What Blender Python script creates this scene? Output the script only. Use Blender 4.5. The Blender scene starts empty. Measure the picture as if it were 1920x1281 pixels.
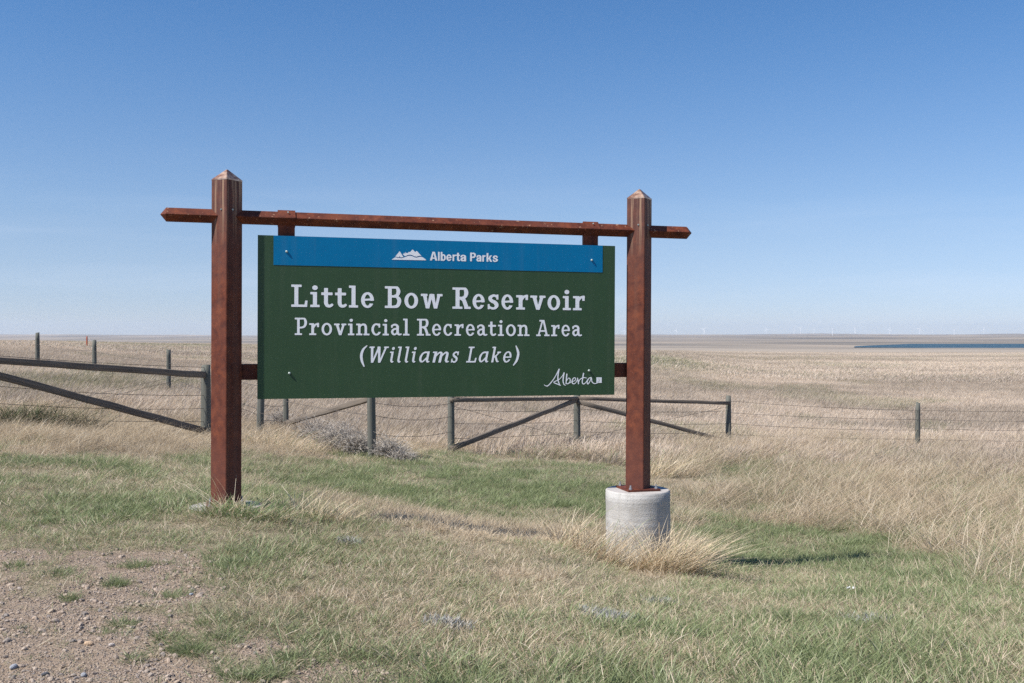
import bpy, math, random
import numpy as np
R = math.radians
sc = bpy.context.scene
C = sc.collection
random.seed(7); rng = np.random.default_rng(11)

# ================= camera, sky, sun, exposure =================
F = 1867.0; HY = 629.0; EYE = 1.65            # focal length in photo pixels, eye-level row, eye height
cam_d = bpy.data.cameras.new('camera'); cam = bpy.data.objects.new('camera', cam_d); C.objects.link(cam)
cam_d.sensor_width = 36; cam_d.lens = F/1920*36; cam_d.clip_start = .05; cam_d.clip_end = 40000
cam.location = (0, 0, EYE); cam.rotation_euler = (R(90)-math.atan((640.5-HY)/F), 0, 0)
sc.camera = cam

SUN_EL = R(50); U_ = np.array([.9631, .2692]); N_ = np.array([.2692, -.9631])   # sign direction, sign normal (towards viewer)
PHI = R(14.5)
dh = math.cos(PHI)*U_ - math.sin(PHI)*N_                       # horizontal travel of sunlight
sun_d = bpy.data.lights.new('sun', 'SUN'); sun = bpy.data.objects.new('sun', sun_d); C.objects.link(sun)
sun_d.energy = 5.0; sun_d.angle = R(.53); sun_d.color = (1, .955, .89)
az = math.atan2(-dh[0], -dh[1])                                # compass direction of the sun, from +Y towards +X
sun.rotation_euler = (R(90)-SUN_EL, 0, math.pi-az)
w = bpy.data.worlds.new('World'); sc.world = w; w.use_nodes = True
nt = w.node_tree; nt.nodes.clear()
wo = nt.nodes.new('ShaderNodeOutputWorld'); bg = nt.nodes.new('ShaderNodeBackground'); sky = nt.nodes.new('ShaderNodeTexSky')
sky.sky_type = 'NISHITA'; sky.sun_disc = False; sky.sun_elevation = SUN_EL; sky.sun_rotation = az
sky.altitude = 900; sky.air_density = 1.0; sky.dust_density = 0; sky.ozone_density = 4
hsv = nt.nodes.new('ShaderNodeMix'); hsv.data_type = 'RGBA'; hsv.blend_type = 'MULTIPLY'; hsv.inputs[0].default_value = 1; hsv.inputs[7].default_value = (.84, .86, 1.10, 1)
nt.links.new(sky.outputs[0], hsv.inputs[6]); # thin blue haze veil: the real air pales towards the horizon less than the clear-sky model
gc = nt.nodes.new('ShaderNodeTexCoord'); gs = nt.nodes.new('ShaderNodeSeparateXYZ'); gr = nt.nodes.new('ShaderNodeValToRGB'); gm = nt.nodes.new('ShaderNodeMix')
nt.links.new(gc.outputs['Generated'], gs.inputs[0]); nt.links.new(gs.outputs[2], gr.inputs[0]); gr.color_ramp.interpolation = 'B_SPLINE'; el_ = gr.color_ramp.elements
stops = [(0, (.62, .70, .80)), (.0155, (.67, .73, .80)), (.069, (.86, .83, .75)), (.122, (.93, .91, .77)), (.223, (.78, .945, .85)), (.314, (.59, .905, .885)), (.5, (.54, .86, .88))]
while len(el_) < len(stops): el_.new(.5)
for q_, (p_, c_) in zip(el_, stops): q_.position = p_; q_.color = (*c_, 1)
gm.data_type = 'RGBA'; gm.blend_type = 'MULTIPLY'; gm.inputs[0].default_value = 1; nt.links.new(hsv.outputs[2], gm.inputs[6]); nt.links.new(gr.outputs[0], gm.inputs[7])
cn = nt.nodes.new('ShaderNodeTexNoise'); cm_ = nt.nodes.new('ShaderNodeMapping'); cm_.inputs['Scale'].default_value = (2.2, 2.2, 26); cn.inputs['Scale'].default_value = 1.6; cn.inputs['Detail'].default_value = 7; cn.inputs['Distortion'].default_value = .4
nt.links.new(gc.outputs['Generated'], cm_.inputs['Vector']); nt.links.new(cm_.outputs[0], cn.inputs['Vector'])
cr_ = nt.nodes.new('ShaderNodeValToRGB'); cr_.color_ramp.elements[0].position = .48; cr_.color_ramp.elements[1].position = .75; cr_.color_ramp.elements[1].color = (.13, .13, .13, 1); nt.links.new(cn.outputs['Fac'], cr_.inputs[0])
cx = nt.nodes.new('ShaderNodeMix'); cx.data_type = 'RGBA'; mr = nt.nodes.new('ShaderNodeMapRange'); nt.links.new(gs.outputs[2], mr.inputs[0]); mr.inputs[1].default_value = .20; mr.inputs[2].default_value = .03; mr.interpolation_type = 'SMOOTHSTEP'
mm = nt.nodes.new('ShaderNodeMath'); mm.operation = 'MULTIPLY'; nt.links.new(cr_.outputs[0], mm.inputs[0]); nt.links.new(mr.outputs[0], mm.inputs[1]); nt.links.new(mm.outputs[0], cx.inputs[0]); nt.links.new(gm.outputs[2], cx.inputs[6]); cx.inputs[7].default_value = (6.3, 6.8, 7.9, 1)
nt.links.new(cx.outputs[2], bg.inputs[0]); nt.links.new(bg.outputs[0], wo.inputs[0])
bg.inputs[1].default_value = .101
sc.view_settings.view_transform = 'Standard'; sc.view_settings.look = 'None'; sc.view_settings.gamma = 1
sc.view_settings.use_curve_mapping = False; sc.view_settings.exposure = .45
try:
    sc.cycles.use_denoising = False; sc.cycles.max_bounces = 8; sc.cycles.volume_bounces = 1; sc.cycles.transparent_max_bounces = 8
except Exception: pass

# ================= helpers =================
def tag(o, label=None, cat=None, group=None, kind=None):
    if label: o['label'] = label
    if cat: o['category'] = cat
    if group: o['group'] = group
    if kind: o['kind'] = kind
    return o
def empty(name, loc, rot=(0, 0, 0)):
    o = bpy.data.objects.new(name, None); C.objects.link(o); o.location = loc; o.rotation_euler = rot; o.empty_display_size = .1
    return o
def link(name, me, parent=None, m=None, loc=None):
    o = bpy.data.objects.new(name, me); C.objects.link(o)
    if parent: o.parent = parent
    if m and not me.materials: me.materials.append(m)
    if loc is not None: o.location = loc
    return o
class MB:
    def __init__(s): s.v = []; s.f = []; s.n = 0
    def add(s, v, f):
        b = s.n; s.v += [tuple(p) for p in v]; s.f += [tuple(i+b for i in q) for q in f]; s.n += len(v)
    def prism(s, prof, A, B, ex, ey):
        """closed profile [(a,b)] swept from A to B, profile axes ex, ey"""
        A, B, ex, ey = map(np.array, (A, B, ex, ey)); k = len(prof)
        v = [A+a*ex+b*ey for a, b in prof]+[B+a*ex+b*ey for a, b in prof]
        s.add(v, [tuple(range(k))[::-1], tuple(range(k, 2*k))]+[(i, (i+1) % k, k+(i+1) % k, k+i) for i in range(k)])
    def box(s, x0, y0, z0, x1, y1, z1, b=0):
        if b:
            p = rsq((x1-x0)/2, (z1-z0)/2, b, 2); cx, cz = (x0+x1)/2, (z0+z1)/2
            s.prism(p, (cx, y0, cz), (cx, y1, cz), (1, 0, 0), (0, 0, 1)); return
        v = [(x0, y0, z0), (x1, y0, z0), (x1, y1, z0), (x0, y1, z0), (x0, y0, z1), (x1, y0, z1), (x1, y1, z1), (x0, y1, z1)]
        s.add(v, [(0, 3, 2, 1), (4, 5, 6, 7), (0, 1, 5, 4), (1, 2, 6, 5), (2, 3, 7, 6), (3, 0, 4, 7)])
    def tube(s, pts, r, k=5, caps=True):
        P = np.array(pts, float); n = len(P); r = np.broadcast_to(np.array(r, float), (n,)); rows = []
        for i in range(n):
            t = P[min(i+1, n-1)]-P[max(i-1, 0)]; t /= np.linalg.norm(t)+1e-12
            a = np.cross(t, (0, 0, 1) if abs(t[2]) < .9 else (1, 0, 0)); a /= np.linalg.norm(a); b = np.cross(t, a)
            rows += [P[i]+r[i]*(math.cos(q)*a+math.sin(q)*b) for q in np.arange(k)*2*math.pi/k]
        f = [(i*k+j, i*k+(j+1) % k, (i+1)*k+(j+1) % k, (i+1)*k+j) for i in range(n-1) for j in range(k)]
        if caps: f += [tuple(range(k))[::-1], tuple((n-1)*k+j for j in range(k))]
        s.add(rows, f)
    def mesh(s, name):
        me = bpy.data.meshes.new(name); me.from_pydata([tuple(map(float, p)) for p in s.v], [], s.f); me.update(); return me
    def build(s, name, m, parent=None, smooth=False, loc=None):
        me = s.mesh(name)
        if smooth: me.polygons.foreach_set('use_smooth', [True]*len(me.polygons))
        return link(name, me, parent, m, loc)
def rsq(a, b, r, k=3):
    out = []
    for cx, cy, a0 in ((a-r, b-r, 0), (-a+r, b-r, 90), (-a+r, -b+r, 180), (a-r, -b+r, 270)):
        out += [(cx+r*math.cos(R(a0+90*i/k)), cy+r*math.sin(R(a0+90*i/k))) for i in range(k+1)]
    return out
def rot45(p): c = math.sqrt(.5); return [(c*(x-y), c*(x+y)) for x, y in p]

_tab = rng.random((256, 256))
def vnoise(x, y):
    xi = np.floor(x).astype(int); yi = np.floor(y).astype(int); fx = x-xi; fy = y-yi
    fx = fx*fx*(3-2*fx); fy = fy*fy*(3-2*fy); g = lambda a, b: _tab[a % 256, b % 256]
    return (g(xi, yi)*(1-fx)+g(xi+1, yi)*fx)*(1-fy)+(g(xi, yi+1)*(1-fx)+g(xi+1, yi+1)*fx)*fy
def fbm(x, y, o=4):
    s = 0; a = .5; t = 0
    for i in range(o): s = s+a*vnoise(x*2**i+17*i, y*2**i+31*i); t += a; a *= .5
    return s/t
def sstep(a, b, x): t = np.clip((x-a)/(b-a), 0, 1); return t*t*(3-2*t)

# ---- terrain height, metres; table of heights below eye level by bearing and distance ----
TD = np.array([.1, 2, 4.5, 6, 8, 9.5, 10.5, 12, 15, 18, 22, 27, 35, 50, 80, 120, 200, 300, 500, 800, 1250, 1340, 1820, 1950, 3000, 6000, 9000, 12500])
TX = np.array([-500, 0, 400, 700, 1000, 1200, 1450, 1700, 1920, 2500])
L0 = [-1.6, -1.6, -1.6, -1.58, -1.56, -1.56, -1.56, -1.55, -1.47, -1.5, -1.5, -1.45, -1.3, -1.2, -1.1, -1.2, -1.5, -1.8, -2.8, -6, -12, -13, -15, -16, -19, -18, -6, 6]
TZ = np.array([
 L0, L0,
 [-1.6, -1.6, -1.6, -1.6, -1.61, -1.63, -1.66, -1.73, -1.80, -1.86, -1.86, -1.86, -1.85, -1.9, -2.0, -2.05, -2.3, -2.9, -4.2, -7, -12, -13, -15, -16, -19, -18, -6, 6],
 [-1.6, -1.6, -1.62, -1.66, -1.72, -1.79, -1.93, -2.06, -2.12, -2.16, -2.3, -2.4, -2.45, -2.6, -2.9, -3.2, -4, -5, -7, -10, -14, -14, -15, -16, -18, -16, -5, 6],
 [-1.6, -1.6, -1.66, -1.75, -1.88, -1.98, -2.14, -2.29, -2.40, -2.46, -2.55, -2.65, -2.75, -3, -3.4, -3.9, -4.9, -6, -8, -11, -14.5, -14.5, -15, -15, -16, -14, -4, 7],
 [-1.6, -1.6, -1.70, -1.82, -2.06, -2.26, -2.36, -2.48, -2.58, -2.62, -2.7, -2.8, -2.95, -3.1, -3.0, -2.9, -3.3, -5.0, -8, -11, -15, -15, -15, -15, -15.5, -13, -4, 7],
 [-1.6, -1.6, -1.72, -1.86, -2.16, -2.38, -2.52, -2.70, -2.74, -2.74, -2.8, -2.9, -3.1, -3.4, -3.9, -4.6, -5.6, -6.8, -9, -12, -15.4, -15.9, -15.8, -15, -14.5, -12, -2, 9],
 [-1.6, -1.6, -1.74, -1.90, -2.18, -2.38, -2.50, -2.68, -2.76, -2.85, -3.0, -3.15, -3.35, -3.7, -4.2, -4.8, -5.8, -7, -9.2, -12, -15.6, -17.5, -17.5, -15, -14, -11, -1, 12],
 [-1.6, -1.6, -1.75, -1.90, -2.18, -2.38, -2.5, -2.64, -2.76, -2.85, -3.0, -3.15, -3.35, -3.7, -4.2, -4.8, -5.8, -7, -9.2, -12, -15.6, -17.5, -17.5, -15, -14, -10, 1, 14],
 [-1.6, -1.6, -1.75, -1.90, -2.18, -2.38, -2.5, -2.64, -2.76, -2.85, -3.0, -3.15, -3.35, -3.7, -4.2, -4.8, -5.8, -7, -9.2, -12, -15.6, -17.5, -17.5, -15, -14, -10, 1, 14]])
def smooth_w(t): return t*t*(3-2*t)
def ground(x, y):
    x = np.asarray(x, float); y = np.asarray(y, float)
    a = np.clip(np.arctan2(x, y), -.85, .85); r = np.hypot(x, y)
    D = r*np.maximum(np.cos(np.arctan2(x, y)), .62)
    px = np.clip(960+F*np.tan(a), TX[0], TX[-1]-.01)
    i = np.clip(np.searchsorted(TX, px, 'right')-1, 0, len(TX)-2); tx = smooth_w((px-TX[i])/(TX[i+1]-TX[i]))
    ld = np.log(np.clip(D, TD[0], TD[-1]*.999)); LD = np.log(TD)
    j = np.clip(np.searchsorted(LD, ld, 'right')-1, 0, len(TD)-2); td = (ld-LD[j])/(LD[j+1]-LD[j])
    def tz(i, j): return TZ[i, j]
    def cr(i):                                    # Catmull-Rom along distance
        j0, j3 = np.maximum(j-1, 0), np.minimum(j+2, len(TD)-1)
        p0, p1, p2, p3 = tz(i, j0), tz(i, j), tz(i, j+1), tz(i, j3)
        m1 = (p2-p0)/2; m2 = (p3-p1)/2; t = td
        lin = p1+(p2-p1)*t; c = (2*t**3-3*t*t+1)*p1+(t**3-2*t*t+t)*m1+(-2*t**3+3*t*t)*p2+(t**3-t*t)*m2
        return .6*c+.4*lin
    z = cr(i)*(1-tx)+cr(i+1)*tx
    z = z+.05*sstep(9, 14, D)*(fbm(x*.5, y*.5, 3)-.5)+.025*(fbm(x*2.2+9, y*2.2, 3)-.5)+sstep(14, 60, D)*.25*(fbm(x*.12, y*.12, 3)-.5)
    z = z+.062*np.exp(-((x+2.50)**2+(y-9.12)**2)/.7)
    z = z+sstep(2500, 9500, D)*52*(fbm(x*.0006, y*.0011+3, 4)-.5)+sstep(300, 900, D)*(1-sstep(1000, 1200, D))*1.5*(fbm(x*.008, y*.008, 3)-.5)
    return z+EYE
def pix(x, y):                                   # where a ground point sits (used for the kinds of ground cover)
    z = ground(x, y); return 960+F*x/np.maximum(y, .1), HY-F*(z-EYE)/np.maximum(y, .1)
def P(px, D, dz=0):
    x = (px-960)/F*D; return np.array([x, D, float(ground(x, D))+dz])

# ---- cover: how stony, how green, how tall, for any ground point ----
def cover(x, y):
    px, py = pix(x, y); n1 = fbm(x*1.3, y*1.3, 4); n2 = fbm(x*3.1+50, y*3.1, 3); n3 = fbm(x*.45+8, y*.45+3, 3)
    b = 14+np.interp(px, [-400, 0, 200, 350, 500, 700, 850, 2500], [985, 1035, 1072, 1140, 1240, 1320, 1390, 1700])+(n3-.5)*110
    grav = sstep(-150, 130, py-b+(n1-.5)*260+(n2-.5)*260)*(y < 14)
    sp = np.exp(-(((px-315)/110)**2+((py-1060)/32)**2)); grav = np.clip(grav+sp*.8, 0, 1)
    g = .55+(n1-.5)*1.3+(n3-.5)*.9+(n2-.5)*.5
    band = np.exp(-((py-925)/42)**2)*sstep(440, 600, px)*(1-sstep(1120, 1250, px)); g = g+.5*band
    g = g+.40*sstep(1240, 1340, px)*np.exp(-((py-1050)/50)**2)+.22*sstep(1300, 1600, px)*sstep(1050, 1120, py)
    g = g-.30*np.exp(-(((px-920)/260)**2+((py-1130)/75)**2))+.35*sstep(1150, 1250, py)*np.exp(-((px-1060)/260)**2)
    g = g+.3*np.exp(-(((px-440)/90)**2+((py-1060)/40)**2))+.15*np.exp(-(((px-150)/260)**2+((py-930)/70)**2))
    ry = np.interp(px, [540, 700, 850, 1130, 1330], [930, 955, 985, 1005, 1030])
    ridge = np.exp(-((py-ry)/20)**2)*sstep(520, 600, px)*(1-sstep(1300, 1340, px)); g = g-.6*ridge
    g = g-.75*(1-sstep(838, 872, py+(n1-.5)*50))
    rt = sstep(1180, 1300, px)*(1-sstep(-18, 25, py-np.interp(px, [1200, 1300, 1600, 1720, 1850, 2400], [930, 975, 985, 1030, 1085, 1100])+(n1-.5)*60)); g = g-.25*rt
    g = g+.30*np.exp(-(((px-60)/190)**2+((py-825)/22)**2))+.3*np.exp(-(((px-1380)/190)**2+((py-885)/22)**2))
    return grav, np.clip(g, 0, 1), ridge, rt, px, py
# ================= materials =================
class NT:
    def __init__(s, name):
        s.m = bpy.data.materials.new(name); s.m.use_nodes = True; s.t = s.m.node_tree; s.t.nodes.clear()
        s.out = s.n('OutputMaterial'); s.b = s.n('BsdfPrincipled'); s.l(s.b.outputs[0], s.out.inputs[0])
    def n(s, k, **kw):
        o = s.t.nodes.new('ShaderNode'+k)
        for a, v in kw.items(): setattr(o, a, v)
        return o
    def l(s, a, b): s.t.links.new(a, b)
    def noise(s, vec, scale, det=4, rough=.6, dist=0):
        o = s.n('TexNoise'); o.inputs['Scale'].default_value = scale; o.inputs['Detail'].default_value = det
        o.inputs['Roughness'].default_value = rough; o.inputs['Distortion'].default_value = dist; s.l(vec, o.inputs['Vector']); return o.outputs['Fac']
    def pos(s, scale=(1, 1, 1), obj=True):
        if obj: c = s.n('TexCoord').outputs['Object']
        else: c = s.n('NewGeometry').outputs['Position']
        m = s.n('Mapping'); m.inputs['Scale'].default_value = scale; s.l(c, m.inputs['Vector']); return m.outputs[0]
    def ramp(s, fac, stops):
        r = s.n('ValToRGB'); e = r.color_ramp.elements
        while len(e) < len(stops): e.new(.5)
        for q, (p, c) in zip(e, stops): q.position = p; q.color = (*c, 1) if len(c) == 3 else c
        s.l(fac, r.inputs[0]); return r.outputs[0]
    def mix(s, f, a, b, mode='MIX'):
        m = s.n('Mix', data_type='RGBA', blend_type=mode)
        for i, v in ((0, f), (6, a), (7, b)):
            if isinstance(v, (int, float)): m.inputs[i].default_value = v
            elif isinstance(v, tuple): m.inputs[i].default_value = (*v, 1)
            else: s.l(v, m.inputs[i])
        return m.outputs[2]
    def math(s, op, a, b=None, clamp=False):
        m = s.n('Math', operation=op, use_clamp=clamp)
        for i, v in ((0, a), (1, b)):
            if v is None: continue
            if isinstance(v, (int, float)): m.inputs[i].default_value = v
            else: s.l(v, m.inputs[i])
        return m.outputs[0]
    def bump(s, h, strength, dist=.01):
        b = s.n('Bump'); b.inputs['Strength'].default_value = strength; b.inputs['Distance'].default_value = dist
        s.l(h, b.inputs['Height']); s.l(b.outputs[0], s.b.inputs['Normal'])
    def set(s, **kw):
        for k, v in kw.items():
            k = k.replace('_', ' ')
            if isinstance(v, (int, float)): s.b.inputs[k].default_value = v
            elif isinstance(v, tuple): s.b.inputs[k].default_value = (*v, 1) if len(v) == 3 else v
            else: s.l(v, s.b.inputs[k])
        return s
M = {}
def rust(name, streak=False, cap=False):
    t = NT(name); p = t.pos()
    n1 = t.noise(p, 9, 6, .7); n2 = t.noise(p, 60, 4, .7); n3 = t.noise(p, 2.2, 3)
    c = t.ramp(n1, [(.3, (.055, .015, .011)), (.48, (.125, .034, .018)), (.68, (.215, .060, .026))])
    c = t.mix(t.math('MULTIPLY', t.ramp(n2, [(.45, (0, 0, 0)), (.75, (1, 1, 1))]), .6), c, (.045, .018, .015))
    c = t.mix(t.math('MULTIPLY', t.ramp(n3, [(.4, (0, 0, 0)), (.7, (1, 1, 1))]), .35), c, (.11, .05, .040))
    if streak:
        ps = t.pos((45, 45, 1.1)); s1 = t.noise(ps, 1.0, 4, .6)
        sep = t.n('SeparateXYZ'); t.l(t.n('TexCoord').outputs['Object'], sep.inputs[0])
        top = t.n('MapRange'); t.l(sep.outputs[2], top.inputs[0]); top.inputs[1].default_value = 2.35; top.inputs[2].default_value = 2.95
        wash = t.n('MapRange'); t.l(sep.outputs[2], wash.inputs[0]); wash.inputs[1].default_value = 1.9; wash.inputs[2].default_value = 3.1
        c = t.mix(t.math('MULTIPLY', wash.outputs[0], .62), c, (.085, .052, .05))
        st = t.math('MULTIPLY', t.ramp(s1, [(.50, (0, 0, 0)), (.62, (1, 1, 1))]), top.outputs[0], True)
        c = t.mix(t.math('MULTIPLY', st, .65), c, (.50, .34, .22))
        s2 = t.noise(t.pos((16, 16, .35)), 1.0, 2)
        c = t.mix(t.math('MULTIPLY', t.ramp(s2, [(.52, (0, 0, 0)), (.66, (1, 1, 1))]), .28), c, (.16, .085, .06))
        low = t.n('MapRange'); t.l(sep.outputs[2], low.inputs[0]); low.inputs[1].default_value = 1.0; low.inputs[2].default_value = .3
        c = t.mix(t.math('MULTIPLY', low.outputs[0], .45), c, (.12, .052, .042))
    if name == 'rust_beam':
        sp = t.noise(t.pos(), 28, 2, .5)
        c = t.mix(t.math('MULTIPLY', t.ramp(sp, [(.66, (0, 0, 0)), (.72, (1, 1, 1))]), .6), c, (.45, .27, .17))
    if cap:
        c = t.mix(t.ramp(t.noise(p, 14, 3), [(.4, (0, 0, 0)), (.6, (1, 1, 1))]), (.30, .15, .10), (.66, .46, .33))
        t.set(Base_Color=c, Roughness=.40, Metallic=.85); t.bump(n2, .15, .004)
    else:
        t.set(Base_Color=c, Roughness=.62, Metallic=0.0); t.b.inputs['Specular IOR Level'].default_value = .18; t.bump(n2, .35, .004)
    M[name] = t.m
rust('rust', True); rust('rust_beam'); rust('rust_cap', cap=True); rust('rust_plain')
def plain(name, col, rough=.5, metal=0, spec=.5, var=0, vs=6):
    t = NT(name); c = col
    if var:
        n = t.noise(t.pos(), vs, 5); c = t.mix(n, tuple(q*(1-var) for q in col), tuple(min(1, q*(1+var)) for q in col))
    t.set(Base_Color=c, Roughness=rough, Metallic=metal); t.b.inputs['Specular IOR Level'].default_value = spec; M[name] = t.m
def sheet(name, col, rough, spec=.35):
    t = NT(name); n = t.noise(t.pos((1.2, 1, .6)), 1.3, 5, .6); st = t.noise(t.pos((11, 1, .5)), 1, 4, .6); sp = t.noise(t.pos(), 45, 3, .6)
    c = t.mix(n, tuple(q*.88 for q in col), tuple(q*1.12 for q in col)); dust = (.30, .27, .22)
    c = t.mix(t.math('MULTIPLY', t.ramp(st, [(.52, (0, 0, 0)), (.74, (1, 1, 1))]), .05), c, dust); c = t.mix(t.math('MULTIPLY', t.ramp(sp, [(.62, (0, 0, 0)), (.72, (1, 1, 1))]), .05), c, dust)
    t.set(Base_Color=c, Roughness=t.ramp(n, [(.3, (rough-.08,)*3), (.7, (rough+.12,)*3)])); t.b.inputs['Specular IOR Level'].default_value = spec; t.bump(t.noise(t.pos((1, 1, 1)), 2.5, 2), .06, .05); M[name] = t.m
plain('sign_white', (.88, .89, .90), .5)
sheet('sign_green', (.032, .074, .031), .45); sheet('sign_blue', (.0005, .172, .37), .45, .15)
plain('sign_back', (.45, .46, .46), .4, .6)
plain('bolt', (.40, .46, .43), .5, .2)
plain('galvanised', (.42, .44, .46), .45, .7, var=.2, vs=30)
plain('orange_paint', (.42, .10, .045), .5, var=.2)
plain('turbine_white', (.9, .9, .9), .5)
plain('paper', (.85, .85, .87), .7)
plain('wire_steel', (.10, .085, .075), .6, .4, var=.3, vs=3)
def concrete():
    t = NT('concrete'); p = t.pos()
    n = t.noise(p, 5, 6, .7); n2 = t.noise(p, 70, 4); st = t.noise(t.pos((14, 14, 1.2)), 1, 4); bd = t.noise(t.pos((.6, .6, 13)), 1, 3, .6, .4)
    c = t.ramp(n, [(.3, (.36, .34, .31)), (.7, (.47, .455, .43))])
    c = t.mix(t.math('MULTIPLY', t.ramp(bd, [(.5, (0, 0, 0)), (.62, (1, 1, 1))]), .5), c, (.55, .54, .52))
    c = t.mix(t.math('MULTIPLY', t.ramp(st, [(.52, (0, 0, 0)), (.7, (1, 1, 1))]), .35), c, (.22, .205, .185))
    sep = t.n('SeparateXYZ'); t.l(t.n('TexCoord').outputs['Object'], sep.inputs[0])
    tp = t.n('MapRange'); t.l(sep.outputs[2], tp.inputs[0]); tp.inputs[1].default_value = -.03; tp.inputs[2].default_value = -.004
    c = t.mix(t.math('MULTIPLY', tp.outputs[0], .45), c, (.30, .18, .12))
    vo = t.n('TexVoronoi'); vo.inputs['Scale'].default_value = 22; t.l(p, vo.inputs['Vector']); hole = t.ramp(vo.outputs['Distance'], [(.05, (1, 1, 1)), (.13, (0, 0, 0))])
    c = t.mix(t.math('MULTIPLY', hole, .6), c, (.15, .14, .13)); bl = t.noise(p, 3.2, 5, .7)
    c = t.mix(t.math('MULTIPLY', t.ramp(bl, [(.5, (0, 0, 0)), (.62, (1, 1, 1))]), .4), c, (.30, .28, .26))
    t.set(Base_Color=c, Roughness=.85); t.bump(t.math('SUBTRACT', t.math('ADD', t.math('MULTIPLY', bd, 1.2), n2), t.math('MULTIPLY', hole, 3.0)), .5, .01); M['concrete'] = t.m
concrete()
def wood(name, a, b, ax):
    t = NT(name); sc_ = [38, 38, 38]; sc_[ax] = 1.2
    n = t.noise(t.pos(tuple(sc_)), 1, 4, .65); n2 = t.noise(t.pos(), 3, 3)
    oi_ = t.n('ObjectInfo').outputs['Random']
    c = t.ramp(n, [(.25, tuple(q*.45 for q in a)), (.45, a), (.75, b)])
    c = t.mix(t.math('MULTIPLY', n2, .4), c, tuple(q*.6 for q in a)); c = t.mix(t.math('MULTIPLY', oi_, .25), c, (.16, .15, .12))
    t.set(Base_Color=c, Roughness=.9); t.b.inputs['Specular IOR Level'].default_value = .2; t.bump(n, .6, .008); M[name] = t.m
wood('post_wood', (.115, .12, .105), (.21, .21, .185), 2)
wood('rail_wood', (.16, .13, .105), (.30, .245, .195), 0)
def stone():
    t = NT('stone'); r = t.n('ObjectInfo').outputs['Random']; a = t.n('Attribute', attribute_name='hue', attribute_type='INSTANCER')
    f = t.math('ADD', t.math('MULTIPLY', r, .6), t.math('MULTIPLY', a.outputs['Fac'], .4))
    c = t.ramp(r, [(0, (.25, .195, .15)), (.25, (.42, .33, .25)), (.45, (.28, .235, .195)), (.6, (.44, .35, .27)), (.75, (.30, .22, .16)), (.88, (.20, .18, .165)), (1, (.48, .35, .24))])
    c = t.mix(t.math('MULTIPLY', t.noise(t.pos(), 30, 3), .35), c, (.28, .23, .20)); t.set(Base_Color=c, Roughness=.85); M['stone'] = t.m
stone()
def grass(name, dry, green, gname='green'):
    t = NT(name); at = lambda n, k: t.n('Attribute', attribute_name=n, attribute_type=k).outputs['Fac']
    r = at('rnd', 'GEOMETRY'); r2 = at('rnd2', 'GEOMETRY'); h = at('hgt', 'GEOMETRY'); g = at('green', 'INSTANCER'); v = at('tone', 'INSTANCER')
    cd = t.ramp(r2, dry); cg = t.ramp(r2, green)
    m = t.math('LESS_THAN', r, g)
    c = t.mix(m, cd, cg)
    hs = t.n('HueSaturation'); t.l(c, hs.inputs['Color']); t.l(v, hs.inputs['Value'])
    tip = t.mix(t.math('MULTIPLY', h, t.math('MULTIPLY', m, .45)), hs.outputs[0], (.30, .27, .15))
    d = t.n('BsdfDiffuse'); tr = t.n('BsdfTranslucent'); gl = t.n('BsdfGlossy'); gl.inputs['Roughness'].default_value = .45
    t.l(tip, d.inputs[0]); t.l(tip, tr.inputs[0]); gl.inputs[0].default_value = (.5, .5, .5, 1)
    a = t.n('MixShader'); a.inputs[0].default_value = .38; t.l(d.outputs[0], a.inputs[1]); t.l(tr.outputs[0], a.inputs[2])
    b = t.n('MixShader'); b.inputs[0].default_value = .035; t.l(a.outputs[0], b.inputs[1]); t.l(gl.outputs[0], b.inputs[2])
    t.t.nodes.remove(t.b); t.l(b.outputs[0], t.out.inputs[0]); M[name] = t.m
DRY = [(0, (.36, .28, .19)), (.35, (.56, .45, .31)), (.7, (.68, .57, .41)), (1, (.78, .68, .53))]
GRN = [(0, (.13, .19, .075)), (.5, (.24, .32, .14)), (1, (.38, .45, .24))]
grass('grass_mix', DRY, GRN)
FD = [(0, (.43, .345, .26)), (.4, (.56, .46, .36)), (.8, (.65, .55, .445)), (1, (.72, .62, .51))]
grass('grass_field', FD, [(0, (.22, .235, .13)), (1, (.33, .33, .20))])
def twig():
    t = NT('twig'); r2 = t.n('Attribute', attribute_name='rnd2', attribute_type='GEOMETRY').outputs['Fac']
    t.set(Base_Color=t.ramp(r2, [(0, (.20, .175, .15)), (.5, (.39, .35, .305)), (1, (.58, .53, .465))]), Roughness=.9); M['twig'] = t.m
    t = NT('sage'); r2 = t.n('Attribute', attribute_name='rnd2', attribute_type='GEOMETRY').outputs['Fac']
    t.set(Base_Color=t.ramp(r2, [(0, (.16, .155, .145)), (.5, (.31, .31, .295)), (1, (.45, .45, .43))]), Roughness=.9); M['sage'] = t.m
twig()
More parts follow.
